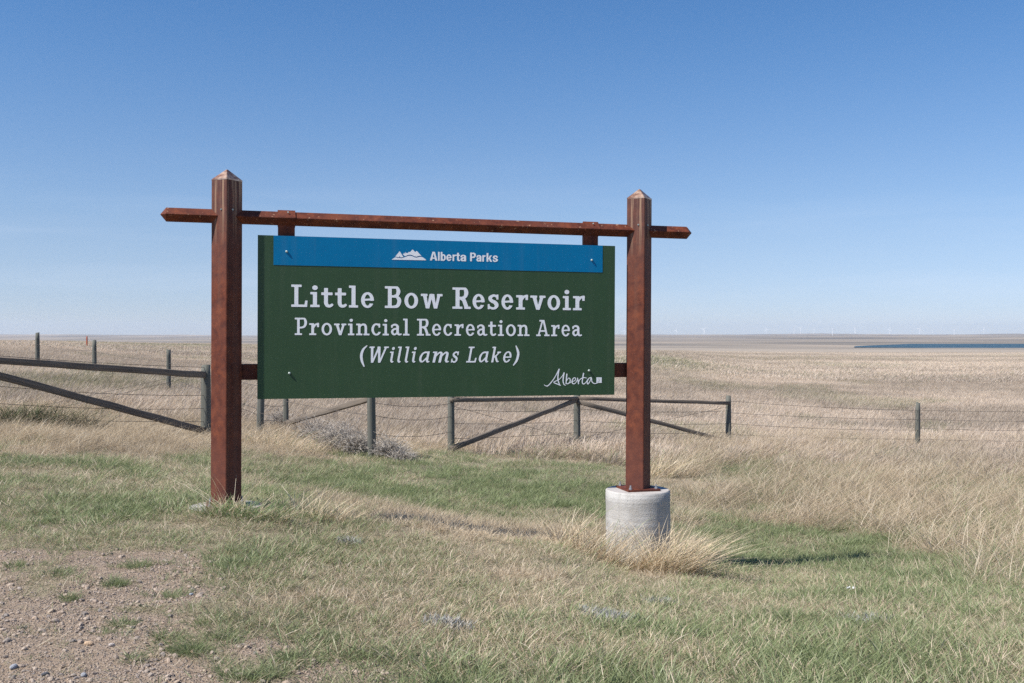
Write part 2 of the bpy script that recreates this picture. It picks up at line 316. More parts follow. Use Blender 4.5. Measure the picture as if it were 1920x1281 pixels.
def terrain_mat():
    t = NT('terrain'); p = t.pos(obj=False); at = lambda n: t.n('Attribute', attribute_name=n, attribute_type='GEOMETRY').outputs['Fac']
    gr, gn, far = at('gravel'), at('green'), at('far')
    n1 = t.noise(p, 1.4, 6, .65); n2 = t.noise(p, 22, 6, .7); n3 = t.noise(p, 110, 3, .7)
    dirt = t.ramp(t.math('ADD', t.math('MULTIPLY', n2, .6), t.math('MULTIPLY', n3, .4)), [(.36, (.21, .152, .110)), (.5, (.38, .285, .208)), (.62, (.53, .42, .325))])
    dirt = t.mix(t.math('MULTIPLY', n1, .5), dirt, (.30, .235, .175))
    vor = t.n('TexVoronoi'); vor.inputs['Scale'].default_value = 55; t.l(p, vor.inputs['Vector'])
    peb = t.ramp(vor.outputs['Distance'], [(.16, (1, 1, 1)), (.38, (0, 0, 0))]); pc = t.mix(.55, vor.outputs['Color'], (.4, .36, .33))
    hs = t.n('HueSaturation'); hs.inputs['Saturation'].default_value = .10; t.l(pc, hs.inputs['Color']); hs.inputs['Value'].default_value = .8
    dirt = t.mix(t.math('MULTIPLY', peb, .55), dirt, hs.outputs[0])
    thatch = t.ramp(n2, [(.3, (.20, .165, .11)), (.55, (.37, .305, .21)), (.75, (.50, .42, .31))])
    thatch = t.mix(t.math('MULTIPLY', gn, .4), thatch, (.15, .165, .085))
    edge = t.math('ADD', gr, t.math('MULTIPLY', t.math('SUBTRACT', n2, .5), .9)); edge = t.ramp(edge, [(.3, (0, 0, 0)), (.6, (1, 1, 1))])
    near = t.mix(edge, thatch, dirt)
    ps = t.pos((.012, .05, .05), False); f1 = t.noise(ps, 1, 5, .6); f2 = t.noise(t.pos((.25, .9, 1), False), 1, 4, .7)
    fld = t.ramp(t.math('ADD', t.math('MULTIPLY', f1, .65), t.math('MULTIPLY', f2, .35)), [(.36, (.40, .33, .255)), (.5, (.50, .415, .325)), (.64, (.58, .49, .39))])
    fld = t.mix(t.ramp(gn, [(.15, (0, 0, 0)), (.8, (1, 1, 1))]), fld, (.24, .24, .14))
    c = t.mix(t.ramp(far, [(.0, (0, 0, 0)), (.28, (1, 1, 1))]), near, fld)
    fld = t.mix(t.math('MULTIPLY', t.ramp(far, [(.46, (0, 0, 0)), (.60, (1, 1, 1))]), .42), fld, (.17, .155, .135))  # far field darkened in colour for the grass self-shadow it lacks
    c = t.mix(t.ramp(far, [(.0, (0, 0, 0)), (.28, (1, 1, 1))]), near, fld)
    hp = t.pos((.0011, .0035, .01), False); h1 = t.noise(hp, 1, 6, .6)
    hill = t.ramp(h1, [(.38, (.13, .12, .11)), (.5, (.22, .19, .155)), (.60, (.34, .28, .22))])  # dark streaks paint coulee shading into the hill colour
    c = t.mix(t.ramp(far, [(.6, (0, 0, 0)), (.75, (1, 1, 1))]), c, hill)
    t.set(Base_Color=c, Roughness=.95); t.b.inputs['Specular IOR Level'].default_value = .15
    t.bump(t.math('ADD', t.math('ADD', n2, t.math('MULTIPLY', n3, .4)), t.math('MULTIPLY', peb, .8)), 1.0, .03); M['terrain'] = t.m
terrain_mat()
def water():
    t = NT('water'); n = t.noise(t.pos((.02, .1, 1), False), 1, 4); t.set(Base_Color=t.mix(n, (.004, .030, .040), (.010, .048, .058)), Roughness=.35)
    t.b.inputs['Specular IOR Level'].default_value = .15; t.bump(t.noise(t.pos((.8, .8, .8), False), 1, 3), .8, .4); M['water'] = t.m
water()
# ================= ground sheet, lake, haze =================
def terrain():
    rad = [0.4]
    while rad[-1] < 12400: rad.append(rad[-1]*(1.021 if rad[-1] < 60 else 1.03))
    rad = np.array(rad)
    fr = np.radians(np.arange(-40, 40.01, .16)); bk = np.radians(np.arange(42.5, 318, 2.5)); ang = np.concatenate([fr, bk])
    A, Rr = np.meshgrid(ang, rad); X = (Rr*np.sin(A)).ravel(); Y = (Rr*np.cos(A)).ravel(); Z = ground(X, Y)
    gv, gn, *_ = cover(X, np.where(Y > .5, Y, .5)); gv = np.where(Y > 1, gv, .5)
    D = np.hypot(X, Y); far = sstep(math.log(14), math.log(9000), np.log(D+1e-3))
    far = np.clip((np.log(D)-math.log(14))/(math.log(9000)-math.log(14)), 0, 1)
    px, py = pix(X, np.maximum(Y, .5))
    fg = np.where(D > 40, .5*np.exp(-(((px-1230)/110)**2+((D-115)/45)**2)) + .55*np.exp(-(((px-330)/200)**2+((D-260)/90)**2))+.3*sstep(.60, .72, fbm(X*.02, Y*.05, 3))*(D < 500), gn*(1-sstep(20, 40, D)))
    n = len(ang); m = len(rad); V = np.stack([X, Y, Z], 1); V = np.vstack([V, [0, 0, EYE-1.6]])
    i, j = np.meshgrid(np.arange(m-1), np.arange(n), indexing='ij'); i = i.ravel(); j = j.ravel(); j2 = (j+1) % n
    Q = np.stack([i*n+j, i*n+j2, (i+1)*n+j2, (i+1)*n+j], 1)[:, ::-1]
    T = np.stack([np.full(n, len(V)-1), np.arange(n), (np.arange(n)+1) % n], 1)[:, ::-1]
    me = bpy.data.meshes.new('ground'); nl = Q.size+T.size
    me.vertices.add(len(V)); me.vertices.foreach_set('co', V.ravel()); me.loops.add(nl); me.loops.foreach_set('vertex_index', np.concatenate([Q.ravel(), T.ravel()]))
    me.polygons.add(len(Q)+len(T)); me.polygons.foreach_set('loop_start', np.concatenate([np.arange(len(Q))*4, len(Q)*4+np.arange(len(T))*3]))
    me.update(calc_edges=True); me.polygons.foreach_set('use_smooth', np.ones(len(me.polygons), bool))
    for nm, a in (('gravel', gv), ('green', fg), ('far', far)):
        at = me.attributes.new(nm, 'FLOAT', 'POINT'); at.data.foreach_set('value', np.append(a, 0).astype(np.float32))
    tag(link('ground', me, None, M['terrain']), kind='structure')
terrain()
LZ = EYE-16.0
b = MB(); b.add([(510, 1480, LZ), (456, 1330, LZ), (640, 1190, LZ), (1500, 1180, LZ), (2400, 1400, LZ), (2400, 1900, LZ), (760, 1900, LZ), (640, 1700, LZ)], [(0, 1, 2, 3, 4, 5, 6, 7)])
tag(b.build('lake', M['water']), kind='structure')

hz = bpy.data.materials.new('haze'); hz.use_nodes = True; ht = hz.node_tree; ht.nodes.clear()
ho = ht.nodes.new('ShaderNodeOutputMaterial'); hv = ht.nodes.new('ShaderNodeVolumePrincipled'); ht.links.new(hv.outputs[0], ho.inputs['Volume'])
hv.inputs['Color'].default_value = (.80, .88, 1, 1); hv.inputs['Density'].default_value = HAZE = 4.5e-5; hv.inputs['Anisotropy'].default_value = .2
b = MB(); b.box(-13500, -13500, -60, 13500, 13500, 150); tag(b.build('haze', hz), kind='stuff')

# ================= the park sign =================
PL = np.array([-2.635, 9.16]); mid = PL+U_*2.0415; Z0 = -.30; ROLL = .0046
sign = empty('park_sign', (mid[0], mid[1], Z0), (0, ROLL, math.atan2(U_[1], U_[0])))
tag(sign, 'green and blue park entrance sign hung between two rusty steel posts', 'sign')
def zl(zr): return zr+EYE-Z0                      # height relative to the eye -> sign-local height
H = 2.0415
def s_of(px, off=0.0):                            # sign coordinate under a photo column on the sign plane
    k = (px-960)/F; bx = PL[0]+off*N_[0]; by = PL[1]+off*N_[1]
    return (k*by-bx)/(U_[0]-k*U_[1])-H
def z_of(px, py, off=0.0):
    s = s_of(px, off)+H; D = PL[1]+off*N_[1]+s*U_[1]; return zl(-(py-HY)/F*D)+ROLL*(s-H)
ZB = zl(-1.556)
BEAM = zl(1.082); SH = zl(1.409)
for sx in (-H, H):
    Pm = MB(); pr = rot45(rsq(.1, .1, .014)); Pm.prism(pr, (0, 0, 0), (0, 0, SH-ZB), (1, 0, 0), (0, 1, 0))
    post = Pm.build('post', M['rust'], sign, loc=(sx, 0, ZB))
    cm = MB(); k = len(pr); z0 = SH-ZB+.002
    pr2 = [(x*1.012, y*1.012) for x, y in pr]
    cm.add([(x, y, z0-.004) for x, y in pr2]+[(x, y, z0+.008) for x, y in pr2]+[(x*.06, y*.06, z0+.103) for x, y in pr2],
           [(i, (i+1) % k, k+(i+1) % k, k+i) for i in range(k)]+[(k+i, k+(i+1) % k, 2*k+(i+1) % k, 2*k+i) for i in range(k)]+[tuple(range(2*k, 3*k))])
    link('cap', cm.mesh('cap'), post, M['rust_cap'])
    for a in (-1, 1):
        q = MB(); q.tube([(a*.052, -.094, BEAM-ZB+.055), (a*.052, -.096-.006, BEAM-ZB+.055)], .008, 8); q.build('bolt_head', M['bolt'], post)
    bp = MB(); bp.box(-.175, -.175, -.02, .175, .175, -.001); plate = bp.build('base_plate', M['rust_plain'], sign, loc=(sx, 0, ZB))
    for ax in (-.14, .14):
        for ay in (-.14, .14):
            q = MB(); q.tube([(ax, ay, -.004), (ax, ay, .016)], .017, 6); q.tube([(ax, ay, .012), (ax, ay, .042)], .009, 8); q.build('anchor_bolt', M['galvanised'], plate)
    q = MB(); rr = .33; n = 40; dep = .95 if sx > 0 else .6
    prof = [(.0, -.021), (rr-.012, -.021), (rr, -.033), (rr+.001, -.12), (rr-.002, -.21), (rr+.002, -.30), (rr, -.45), (rr+.002, -dep)]
    vv = [(0, 0, -.021)]
    for a, z in prof[1:]:
        vv += [((a+.0025*math.sin(3*t+z*9))*math.cos(t), (a+.0025*math.sin(3*t+z*9))*math.sin(t), z) for t in np.arange(n)*2*math.pi/n]
    ff = [(0, 1+j, 1+(j+1) % n) for j in range(n)]
    vv += vv[1:1+n]; nb = len(vv)-n; ff = [(0, nb+j, nb+(j+1) % n) for j in range(n)]
    for i in range(len(prof)-2): ff += [(1+i*n+j, 1+(i+1)*n+j, 1+(i+1)*n+(j+1) % n, 1+i*n+(j+1) % n) for j in range(n)]
    q.add(vv, ff); pier = q.build('concrete_pier', M['concrete'], sign, True, loc=(sx, 0, ZB))
    pier['label'] = 'exposed pale concrete pier of the right post' if sx > 0 else 'concrete pier of the left post nearly buried in the grass'
# crossbeam: square tube set on edge, pointed ends
q = MB(); pr = rot45(rsq(.0475, .0475, .007, 2)); a0, a1 = -2.62+.05, 2.63-.055; k = len(pr)
v = []; 
for x, s in ((a0-.05, .04), (a0, 1), (a1, 1), (a1+.055, .04)): v += [(x, s*a, BEAM+s*b_) for a, b_ in pr]
q.add(v, [tuple(range(k))[::-1], tuple(range(3*k, 4*k))]+[(r*k+i, r*k+(i+1) % k, (r+1)*k+(i+1) % k, (r+1)*k+i) for r in range(3) for i in range(k)])
q.build('crossbeam', M['rust_beam'], sign)
PT, PB = zl(.918), zl(-.597); XL, XR = s_of(481, .05), s_of(1151, .05)
ARM = zl(-.349)
for sx in (s_of(534.5), s_of(1104.5)):
    q = MB(); pr = rot45(rsq(.059, .059, .009, 2)); q.prism(pr, (sx-.08, 0, BEAM), (sx+.08, 0, BEAM), (0, 1, 0), (0, 0, 1))
    st = q.build('hanger_strap', M['rust_plain'], sign)
    q = MB(); q.box(sx-.0765, -.018, ARM-.06, sx+.0765, .030, BEAM-.045); q.build('hanger_plate', M['rust_plain'], st)
    q = MB(); q.tube([(sx+.012, -.045, BEAM+.052), (sx+.012, -.051, BEAM+.058)], .007, 8); q.build('bolt_head', M['bolt'], st)
q = MB(); p = rsq(.05, .0735, .01, 2); q.prism(p, (-H+.09, .082, ARM), (H-.09, .082, ARM), (0, 1, 0), (0, 0, 1)); q.build('side_arm', M['rust_plain'], sign)
q = MB(); q.box(XL, -.050, PB, XR, -.020, PT); panel = q.build('panel', M['sign_green'], sign)
OFF = .050
b0, b1 = s_of(510.5, OFF), s_of(1127.5, OFF)
q = MB(); q.box(b0, -.0525, z_of(820, 504, OFF), b1, -.0502, PT-.0005); q.build('banner', M['sign_blue'], panel)
for px, py in ((535, 472), (1107, 488), (541, 700), (1103, 695)):
    q = MB(); x, z = s_of(px, OFF), z_of(px, py, OFF)
    q.tube([(x, -.049, z), (x, -.061, z), (x, -.066, z)], [.012, .011, .005], 10); q.build('bolt_head', M['bolt'], panel)
# ---- lettering: glyph outlines built from distance fields ----
def g_box(x0, y0, x1, y1):
    return lambda X, Y: np.maximum(np.abs(X-(x0+x1)/2)-(x1-x0)/2, np.abs(Y-(y0+y1)/2)-(y1-y0)/2)
def g_poly(*pts):
    P = np.array(pts, float)
    def f(X, Y):
        d = np.full(X.shape, 1e9); ins = np.zeros(X.shape, bool)
        for (ax, ay), (bx, by) in zip(P, np.roll(P, -1, 0)):
            ex, ey = bx-ax, by-ay
            t = np.clip(((X-ax)*ex+(Y-ay)*ey)/(ex*ex+ey*ey+1e-12), 0, 1)
            d = np.minimum(d, np.hypot(X-ax-t*ex, Y-ay-t*ey))
            c = (ay > Y) != (by > Y)
            xi = ax+(Y-ay)*ex/(ey if abs(ey) > 1e-12 else 1e-12)
            ins ^= c & (X < xi)
        return np.where(ins, -d, d)
    return f
def g_ell(cx, cy, rx, ry):
    return lambda X, Y: (np.hypot((X-cx)/rx, (Y-cy)/ry)-1)*min(rx, ry)
def g_pen(pts, smooth=True):
    """round-nibbed stroke: (x, y, width) points, smoothed with a Catmull-Rom curve"""
    P = np.array(pts, float)
    if smooth and len(P) > 2:
        Q = np.vstack([2*P[0]-P[1], P, 2*P[-1]-P[-2]]); out = []
        for i in range(1, len(Q)-2):
            for t in np.linspace(0, 1, 6, endpoint=False):
                a, b, c, d = Q[i-1], Q[i], Q[i+1], Q[i+2]
                out.append(.5*(2*b+(c-a)*t+(2*a-5*b+4*c-d)*t*t+(3*b-a-3*c+d)*t**3))
        P = np.array(out+[Q[-2]])
    def f(X, Y):
        d = np.full(X.shape, 1e9)
        for (ax, ay, aw), (bx, by, bw) in zip(P[:-1], P[1:]):
            ex, ey = bx-ax, by-ay
            t = np.clip(((X-ax)*ex+(Y-ay)*ey)/(ex*ex+ey*ey+1e-12), 0, 1)
            d = np.minimum(d, np.hypot(X-ax-t*ex, Y-ay-t*ey)-(aw+t*(bw-aw))/2)
        return d
    return f
def U(*fs): return lambda X, Y: np.minimum.reduce([f(X, Y) for f in fs])
def I(*fs): return lambda X, Y: np.maximum.reduce([f(X, Y) for f in fs])
def N(f): return lambda X, Y: -f(X, Y)
def ring(cx, cy, rx, ry, vx, vy): return I(g_ell(cx, cy, rx, ry), N(g_ell(cx, cy, rx-vx, ry-vy)))
def shear(f, k=.21): return lambda X, Y: f(X-k*Y, Y)

def glyphs(v, h):
    """v = stem weight, h = serif weight, cap height 1"""
    xh = .70; G = {}
    B = g_box; s0, s1 = .14, .14+v
    def rect_pair(x0, x1): return
    G['L'] = U(B(s0, 0, s1, 1), B(0, 0, .70, h), B(0, 1-h, s1+.15, 1), g_poly((.59, 0), (.72, 0), (.74, .29), (.63, .29)))
    dot = g_ell(.115+v/2, .875, .128*v/.19, .112*v/.19)
    G['i'] = U(B(.115, 0, .115+v, xh-.02), B(0, 0, .23+v, h), B(0, xh-h-.02, .115+v, xh-.02), dot)
    G['l'] = U(B(.115, 0, .115+v, 1), B(0, 0, .23+v, h), B(0, 1-h, .115+v, 1))
    hook = g_pen([(.125+v/2, .30, v), (.125+v/2, .20, v), (.175+v/2, .085, v*.86), (.30+v/2, .055, v*.72), (.40+v/2, .11, v*.66)])
    G['t'] = U(B(.125, .18, .125+v, .87), B(0, xh-.03-h*1.15, .51, xh-.03), I(hook, B(0, -.03, 1, 1)))
    def e(cx=.30, rx=.30):
        ry = xh/2+.012
        r = ring(cx, xh/2, rx, ry, v*.96, h*1.02)
        cut = g_poly((cx+.02, xh*.50-h*.42), (1, xh*.56-h*.42), (1, .19), (cx+rx-v*.5-.06, .19), (cx+.06, .24))
        bar = I(g_poly((.06, xh*.44), (cx+rx-.03, xh*.49), (cx+rx-.03, xh*.49+h*.85), (.06, xh*.44+h*.85)), g_ell(cx, xh/2, rx-.01, ry))
        return U(I(r, N(cut)), bar)
    G['e'] = e()
    G['o'] = ring(.32, xh/2, .32, xh/2+.014, v*.98, h*1.08)
    G['B'] = U(B(s0, 0, s1, 1), B(0, 0, .44, h), B(0, 1-h, .42, 1),
               I(g_pen([(.40, 1-h/2, h), (.55, .945, v*.75), (.625, .80, v*.98), (.615, .70, v*.98), (.56, .59, v*.8), (.40, .535, h)]), B(.3, .4, 2, 1)),
               B(s1-.02, .535-h/2, .42, .535+h/2),
               I(g_pen([(.40, .535, h), (.55, .52, v*.7), (.655, .40, v), (.66, .26, v), (.58, .10, v*.85), (.40, h/2, h)]), B(.3, 0, 2, .8)))
    bowl = U(g_pen([(.40, 1-h/2, h), (.54, .95, v*.75), (.61, .83, v), (.61, .69, v), (.55, .56, v*.8), (.40, .50, h)]), B(s1-.02, .50-h/2, .42, .50+h/2))
    bowl = I(bowl, B(-1, .3, 2, 1))
    G['R'] = U(B(s0, 0, s1, 1), B(0, 0, s1+.13, h), B(0, 1-h, .42, 1), bowl,
               I(g_pen([(.37, .50, v*.8), (.50, .42, v*.95), (.57, .25, v), (.64, 0.04, v)]), B(-1, 0, 2, .6)), B(.53, 0, .82, h))
    G['P'] = U(B(s0, 0, s1, 1), B(0, 0, s1+.14, h), B(0, 1-h, .42, 1), 
               I(U(g_pen([(.40, 1-h/2, h), (.56, .95, v*.75), (.64, .80, v), (.64, .65, v), (.56, .49, v*.8), (.40, .43, h)]), B(s1-.02, .43-h/2, .42, .43+h/2)), B(-1, .3, 2, 1)))
    G['s'] = I(U(g_pen([(.42, .585, h*.9), (.30, xh-h/2, h*1.05), (.20, xh-h/2-.02, h*1.15), (.105, .53, v*.9), (.16, .41, v*.9), (.33, .315, v*.98), (.40, .19, v*.95), (.33, h*.6, h*1.15), (.20, h/2-.012, h), (.08, .10, h*.85)]),
                 B(.0, .0, .09, .24), B(.385, .46, .475, xh+.0)), B(-1, -.015, 2, xh+.015))
    def arch_r(x0, x1): return g_pen([(x0, .40, v*.7), (x0+.08, .58, v*.72), ((x0+x1)/2+.05, xh-h*.55, h*1.2)])
    G['r'] = U(B(.115, 0, .115+v, xh-.015), B(0, 0, .30+v*.6, h), B(0, xh-h-.015, .115+v, xh-.015),
               I(g_pen([(.24, .44, v*.6), (.31, .57, v*.7), (.40, .635, h), (.50, .635, h)]), B(-1, 0, 2, xh+.015)), g_poly((.43, .46), (.545, .46), (.545, xh+.01), (.43, xh+.01)))
    def vee(x0, x1, yt, w2, wt):
        m = (x0+x1)/2
        return g_poly((x0, yt), (x0+wt, yt), (m+.005, .22), (x1-wt*.82, yt), (x1, yt), (m+w2/2, 0), (m-w2/2, 0))
    G['v'] = U(vee(.075, .615, xh-.03, v*.86, v*1.04), B(0, xh-h-.02, .31, xh-.02), B(.41, xh-h-.02, .69, xh-.02))
    G['w'] = U(vee(.075, .535, xh-.03, v*.86, v*1.0), vee(.435, .895, xh-.03, v*.86, v*.95), B(0, xh-h-.02, .30, xh-.02), B(.73, xh-h-.02, .98, xh-.02), B(.42, xh-h-.02, .54, xh-.02))
    def arch(x0, x1, foot=True):
        p = [(x0, .42, v*.6), (x0+.08, .57, h), ((x0+x1)/2+.02, .635, h*1.15), (x1-.05, .60, v*.9), (x1, .46, v), (x1, .30, v)]
        return U(I(g_pen(p), B(-1, 0, 3, xh+.015)), B(x1-v/2, 0, x1+v/2, .46))
    G['n'] = U(B(.115, 0, .115+v, xh-.015), B(0, 0, .23+v, h), B(0, xh-h-.015, .115+v, xh-.015), arch(.2, .60), B(.46, 0, .83, h))
    G['c'] = U(I(ring(.30, xh/2, .30, xh/2+.012, v*.98, h*1.05), N(g_poly((.33, .36), (.42, .46), (.42, 1.2), (1.2, 1.2), (1.2, .20), (.46, .20)))),
               g_pen([(.40, xh-h/2, h), (.48, xh-h/2-.02, h)]), B(.43, .46, .53, xh-.005))
    G['a'] = U(I(g_pen([(.07, .55, h), (.20, .635, h*1.1), (.34, .62, v*.8), (.415, .52, v), (.415, .40, v)]), B(-1, 0, 2, xh+.015)), B(.035, .45, .125, .62),
               B(.415-v/2, .14, .415+v/2, .52),
               I(g_pen([(.415, .20, v), (.45, .10, v*.9), (.53, .05, h), (.62, .075, h*.9)]), B(-1, -.012, 2, 1)),
               g_pen([(.40, .40, h), (.22, .375, h*1.1), (.12, .29, v*.8), (.10, .19, v*.9), (.16, .08, v*.75), (.26, .06, h), (.38, .15, h)]))
    G['A'] = U(g_poly((.09, 0), (.09+v*.72, 0), (.435, .87), (.72-v*.72+.03, 0), (.77, 0), (.53, 1), (.37, 1)),
               B(0, 0, .30, h), B(.53, 0, .87, h), B(.22, .27, .62, .27+h), B(.21, 1-h, .53, 1))
    # italic forms (sheared after drawing)
    K = {}
    tail = lambda x: I(g_pen([(x, .25, v), (x+.005, .14, v), (x+.06, .05, h*1.15), (x+.14, .06, h*.9)]), B(-1, -.012, 3, 1))
    K['i'] = U(B(.115, .15, .115+v, xh-.01), B(.0, xh-h-.01, .115+v, xh-.01), tail(.115+v/2), g_ell(.12+v/2, .88, .10, .095))
    K['l'] = U(B(.115, .15, .115+v, 1), B(.0, 1-h, .115+v, 1), tail(.115+v/2))
    K['a'] = U(g_pen([(.52, .61, h), (.36, .645, h*1.1), (.19, .58, v*.75), (.085, .38, v*.95), (.09, .18, v*.95), (.18, .06, h*1.1), (.30, .09, h), (.46, .28, h)]),
               B(.455, .15, .455+v, xh-.0), tail(.455+v/2))
    K['m'] = U(B(.10, 0, .10+v, xh-.01), B(0, xh-h-.01, .10+v, xh-.01),
               U(I(g_pen([(.22, .40, v*.5), (.32, .57, h), (.42, .635, h*1.15), (.50, .58, v*.85), (.51, .44, v)]), B(-1, 0, 3, xh+.015)), B(.51-v/2, 0, .51+v/2, .46)),
               U(I(g_pen([(.55, .40, v*.5), (.66, .57, h), (.76, .635, h*1.15), (.84, .58, v*.85), (.85, .44, v)]), B(-1, 0, 3, xh+.015)), B(.85-v/2, .15, .85+v/2, .46)), tail(.85))
    K['s'] = G['s']; K['L'] = G['L']; K['e'] = U(I(ring(.29, xh/2, .28, xh/2+.012, v*.9, h*1.02), N(g_poly((.30, xh*.42), (1, xh*.42), (1, .17), (.40, .19)))), I(B(.08, xh*.42, .52, xh*.42+h*.9), g_ell(.29, xh/2, .27, xh/2)))
    K['k'] = U(B(.11, 0, .11+v, 1), B(0, 1-h, .11+v, 1), g_pen([(.22, .33, h), (.36, .40, h*1.05), (.56, .64, h)], False), B(.42, xh-h-.01, .68, xh-.01),
               I(g_pen([(.34, .40, v*.8), (.46, .16, v*.9), (.52, .06, h), (.60, .06, h*.9)]), B(-1, -.012, 3, 1)))
    def W1(x0, x1): return g_poly((x0, .98), (x0+v, .98), ((x0+x1)/2+.01, .25), (x1-v*.8, .98), (x1, .98), ((x0+x1)/2+v*.45, 0), ((x0+x1)/2-v*.45, 0))
    K['W'] = U(W1(.08, .62), W1(.50, 1.04), B(0, 1-h, .30, 1), B(.86, 1-h, 1.14, 1), B(.47, 1-h, .62, 1))
    for k in list(K): K[k] = shear(K[k])
    K['('] = g_pen([(.36, 1.05, .06), (.14, .80, .13), (.04, .45, .15), (.08, .10, .14), (.20, -.22, .07)])
    K[')'] = g_pen([(.16, 1.05, .07), (.27, .75, .14), (.30, .50, .15), (.20, .12, .14), (.0, -.18, .07)])
    return G, K

def contour(f, x0, y0, x1, y1, c):
    """fill of f<0 as flat polygons (marching squares); returns verts (n,2) and faces"""
    nx, ny = int((x1-x0)/c)+2, int((y1-y0)/c)+2
    X, Y = np.meshgrid(x0+np.arange(nx)*c, y0+np.arange(ny)*c)
    F = f(X, Y); V = []; Fc = []
    S = F < 0
    for j in range(ny-1):
        i = 0
        while i < nx-1:
            k = S[j, i], S[j, i+1], S[j+1, i+1], S[j+1, i]
            if not any(k): i += 1; continue
            if all(k):
                i0 = i
                while i < nx-1 and S[j, i+1] and S[j+1, i+1]: i += 1
                b = len(V); V += [(X[j, i0], Y[j, i0]), (X[j, i], Y[j, i]), (X[j+1, i], Y[j+1, i]), (X[j+1, i0], Y[j+1, i0])]
                Fc.append((b, b+1, b+2, b+3)); continue
            q = [(j, i), (j, i+1), (j+1, i+1), (j+1, i)]; out = []
            for m in range(4):
                a, b2 = q[m], q[(m+1) % 4]
                if S[a]: out.append((X[a], Y[a]))
                if S[a] != S[b2]:
                    t = F[a]/(F[a]-F[b2]); out.append((X[a]+t*(X[b2]-X[a]), Y[a]+t*(Y[b2]-Y[a])))
            b = len(V); V += out; Fc.append(tuple(range(b, b+len(out)))); i += 1
    return np.array(V), Fc

G1, _ = glyphs(.178, .106); G2, _ = glyphs(.152, .098); _, K3 = glyphs(.146, .092)
def sc2(L, off, k=6.4): return [(off+a/k, off+b_/k) for a, b_ in L]
def lettering(txt, exts, G, base, cap, label):
    me = MB()
    for ch, (a, b_) in zip(txt, exts):
        V, Fc = contour(G[ch], -.5, -.35, 1.6, 1.15, .022)
        x0, x1 = V[:, 0].min(), V[:, 0].max(); sa, sb = s_of(a, OFF), s_of(b_, OFF)
        me.add([((x-x0)/(x1-x0)*(sb-sa)+sa, -.0517, base+y*cap) for x, y in V], Fc)
    o = me.build('lettering', M['sign_white'], panel); o['label'] = label
o1 = [(90, 285), (318, 430), (450, 595), (615, 757), (782, 892), (928, 1082), (1213, 1410), (1448, 1612), (1645, 1905)]
lettering('LittleBowReservoir', sc2(o1, 530)+sc2([(168, 388), (410, 555), (592, 722), (757, 897), (933, 1077), (1103, 1285), (1310, 1460), (1493, 1590), (1615, 1757)], 820),
          G1, (z_of(545, 575.8, OFF)+z_of(1094, 581.7, OFF))/2, .2075, 'large white serif words reading Little Bow Reservoir')
o2 = [(133, 280), (307, 425), (455, 580), (605, 752), (772, 848), (870, 1030), (1053, 1165), (1188, 1262), (1287, 1418), (1433, 1510), (1600, 1763), (1782, 1890)]
lettering('ProvincialRecreationArea', sc2(o2, 530)+sc2([(62, 167), (195, 303), (332, 437), (465, 590), (600, 695), (717, 787), (812, 930), (952, 1095), (1175, 1335), (1355, 1455), (1480, 1580), (1607, 1725)], 820),
          G2, (z_of(551, 628.8, OFF)+z_of(1090, 630.2, OFF))/2, .161, 'white serif words reading Provincial Recreation Area')
o3 = [(917, 1005), (1030, 1265), (1277, 1335), (1365, 1420), (1455, 1510), (1540, 1598), (1628, 1755), (1787, 1984)]
lettering('(WilliamsLake)', sc2(o3, 530)+sc2([(152, 250), (335, 462), (487, 605), (637, 755), (780, 880), (898, 975)], 820),
          K3, (z_of(700, 680.1, OFF)+z_of(965, 679.7, OFF))/2, .154, 'white italic words reading Williams Lake in brackets')
def traced(fs, cx, cy, k, box, label, name='emblem', cell=.0016, y=.0541):
    """marks drawn in photo-crop units (k per pixel, origin cx, cy), placed on the panel"""
    me = MB()
    for f in fs:
        V, Fc = contour(f, box[0], box[1], box[2], box[3], (box[2]-box[0])/320)
        me.add([(s_of(cx+a/k, OFF), -y, z_of(cx+a/k, cy+b_/k, OFF)) for a, b_ in V], [q_[::-1] for q_ in Fc])
    o = me.build(name, M['sign_white'], panel); o['label'] = label
hill = g_poly((95, 297), (125, 276), (150, 262), (200, 271), (250, 277), (300, 258), (340, 242), (370, 238), (400, 243), (440, 262), (470, 268), (510, 256), (545, 254), (575, 270), (600, 290), (616, 307))
tent = g_poly((215, 170), (150, 250), (180, 258), (208, 262), (214, 240), (224, 262), (240, 264), (272, 258), (250, 225), (238, 205))
mount = g_poly((258, 205), (275, 212), (281, 196), (290, 208), (300, 182), (310, 205), (322, 190), (332, 204), (350, 182), (370, 184), (388, 165), (410, 143), (432, 168), (448, 184), (470, 165), (500, 196), (520, 220), (543, 240), (505, 240), (470, 252), (440, 248), (400, 228), (370, 222), (335, 228), (300, 245), (285, 240))
traced([hill, tent, mount], 720, 450, 8, (80, 120, 640, 330), 'white mountain and tent emblem on the blue banner')
w_ = 25
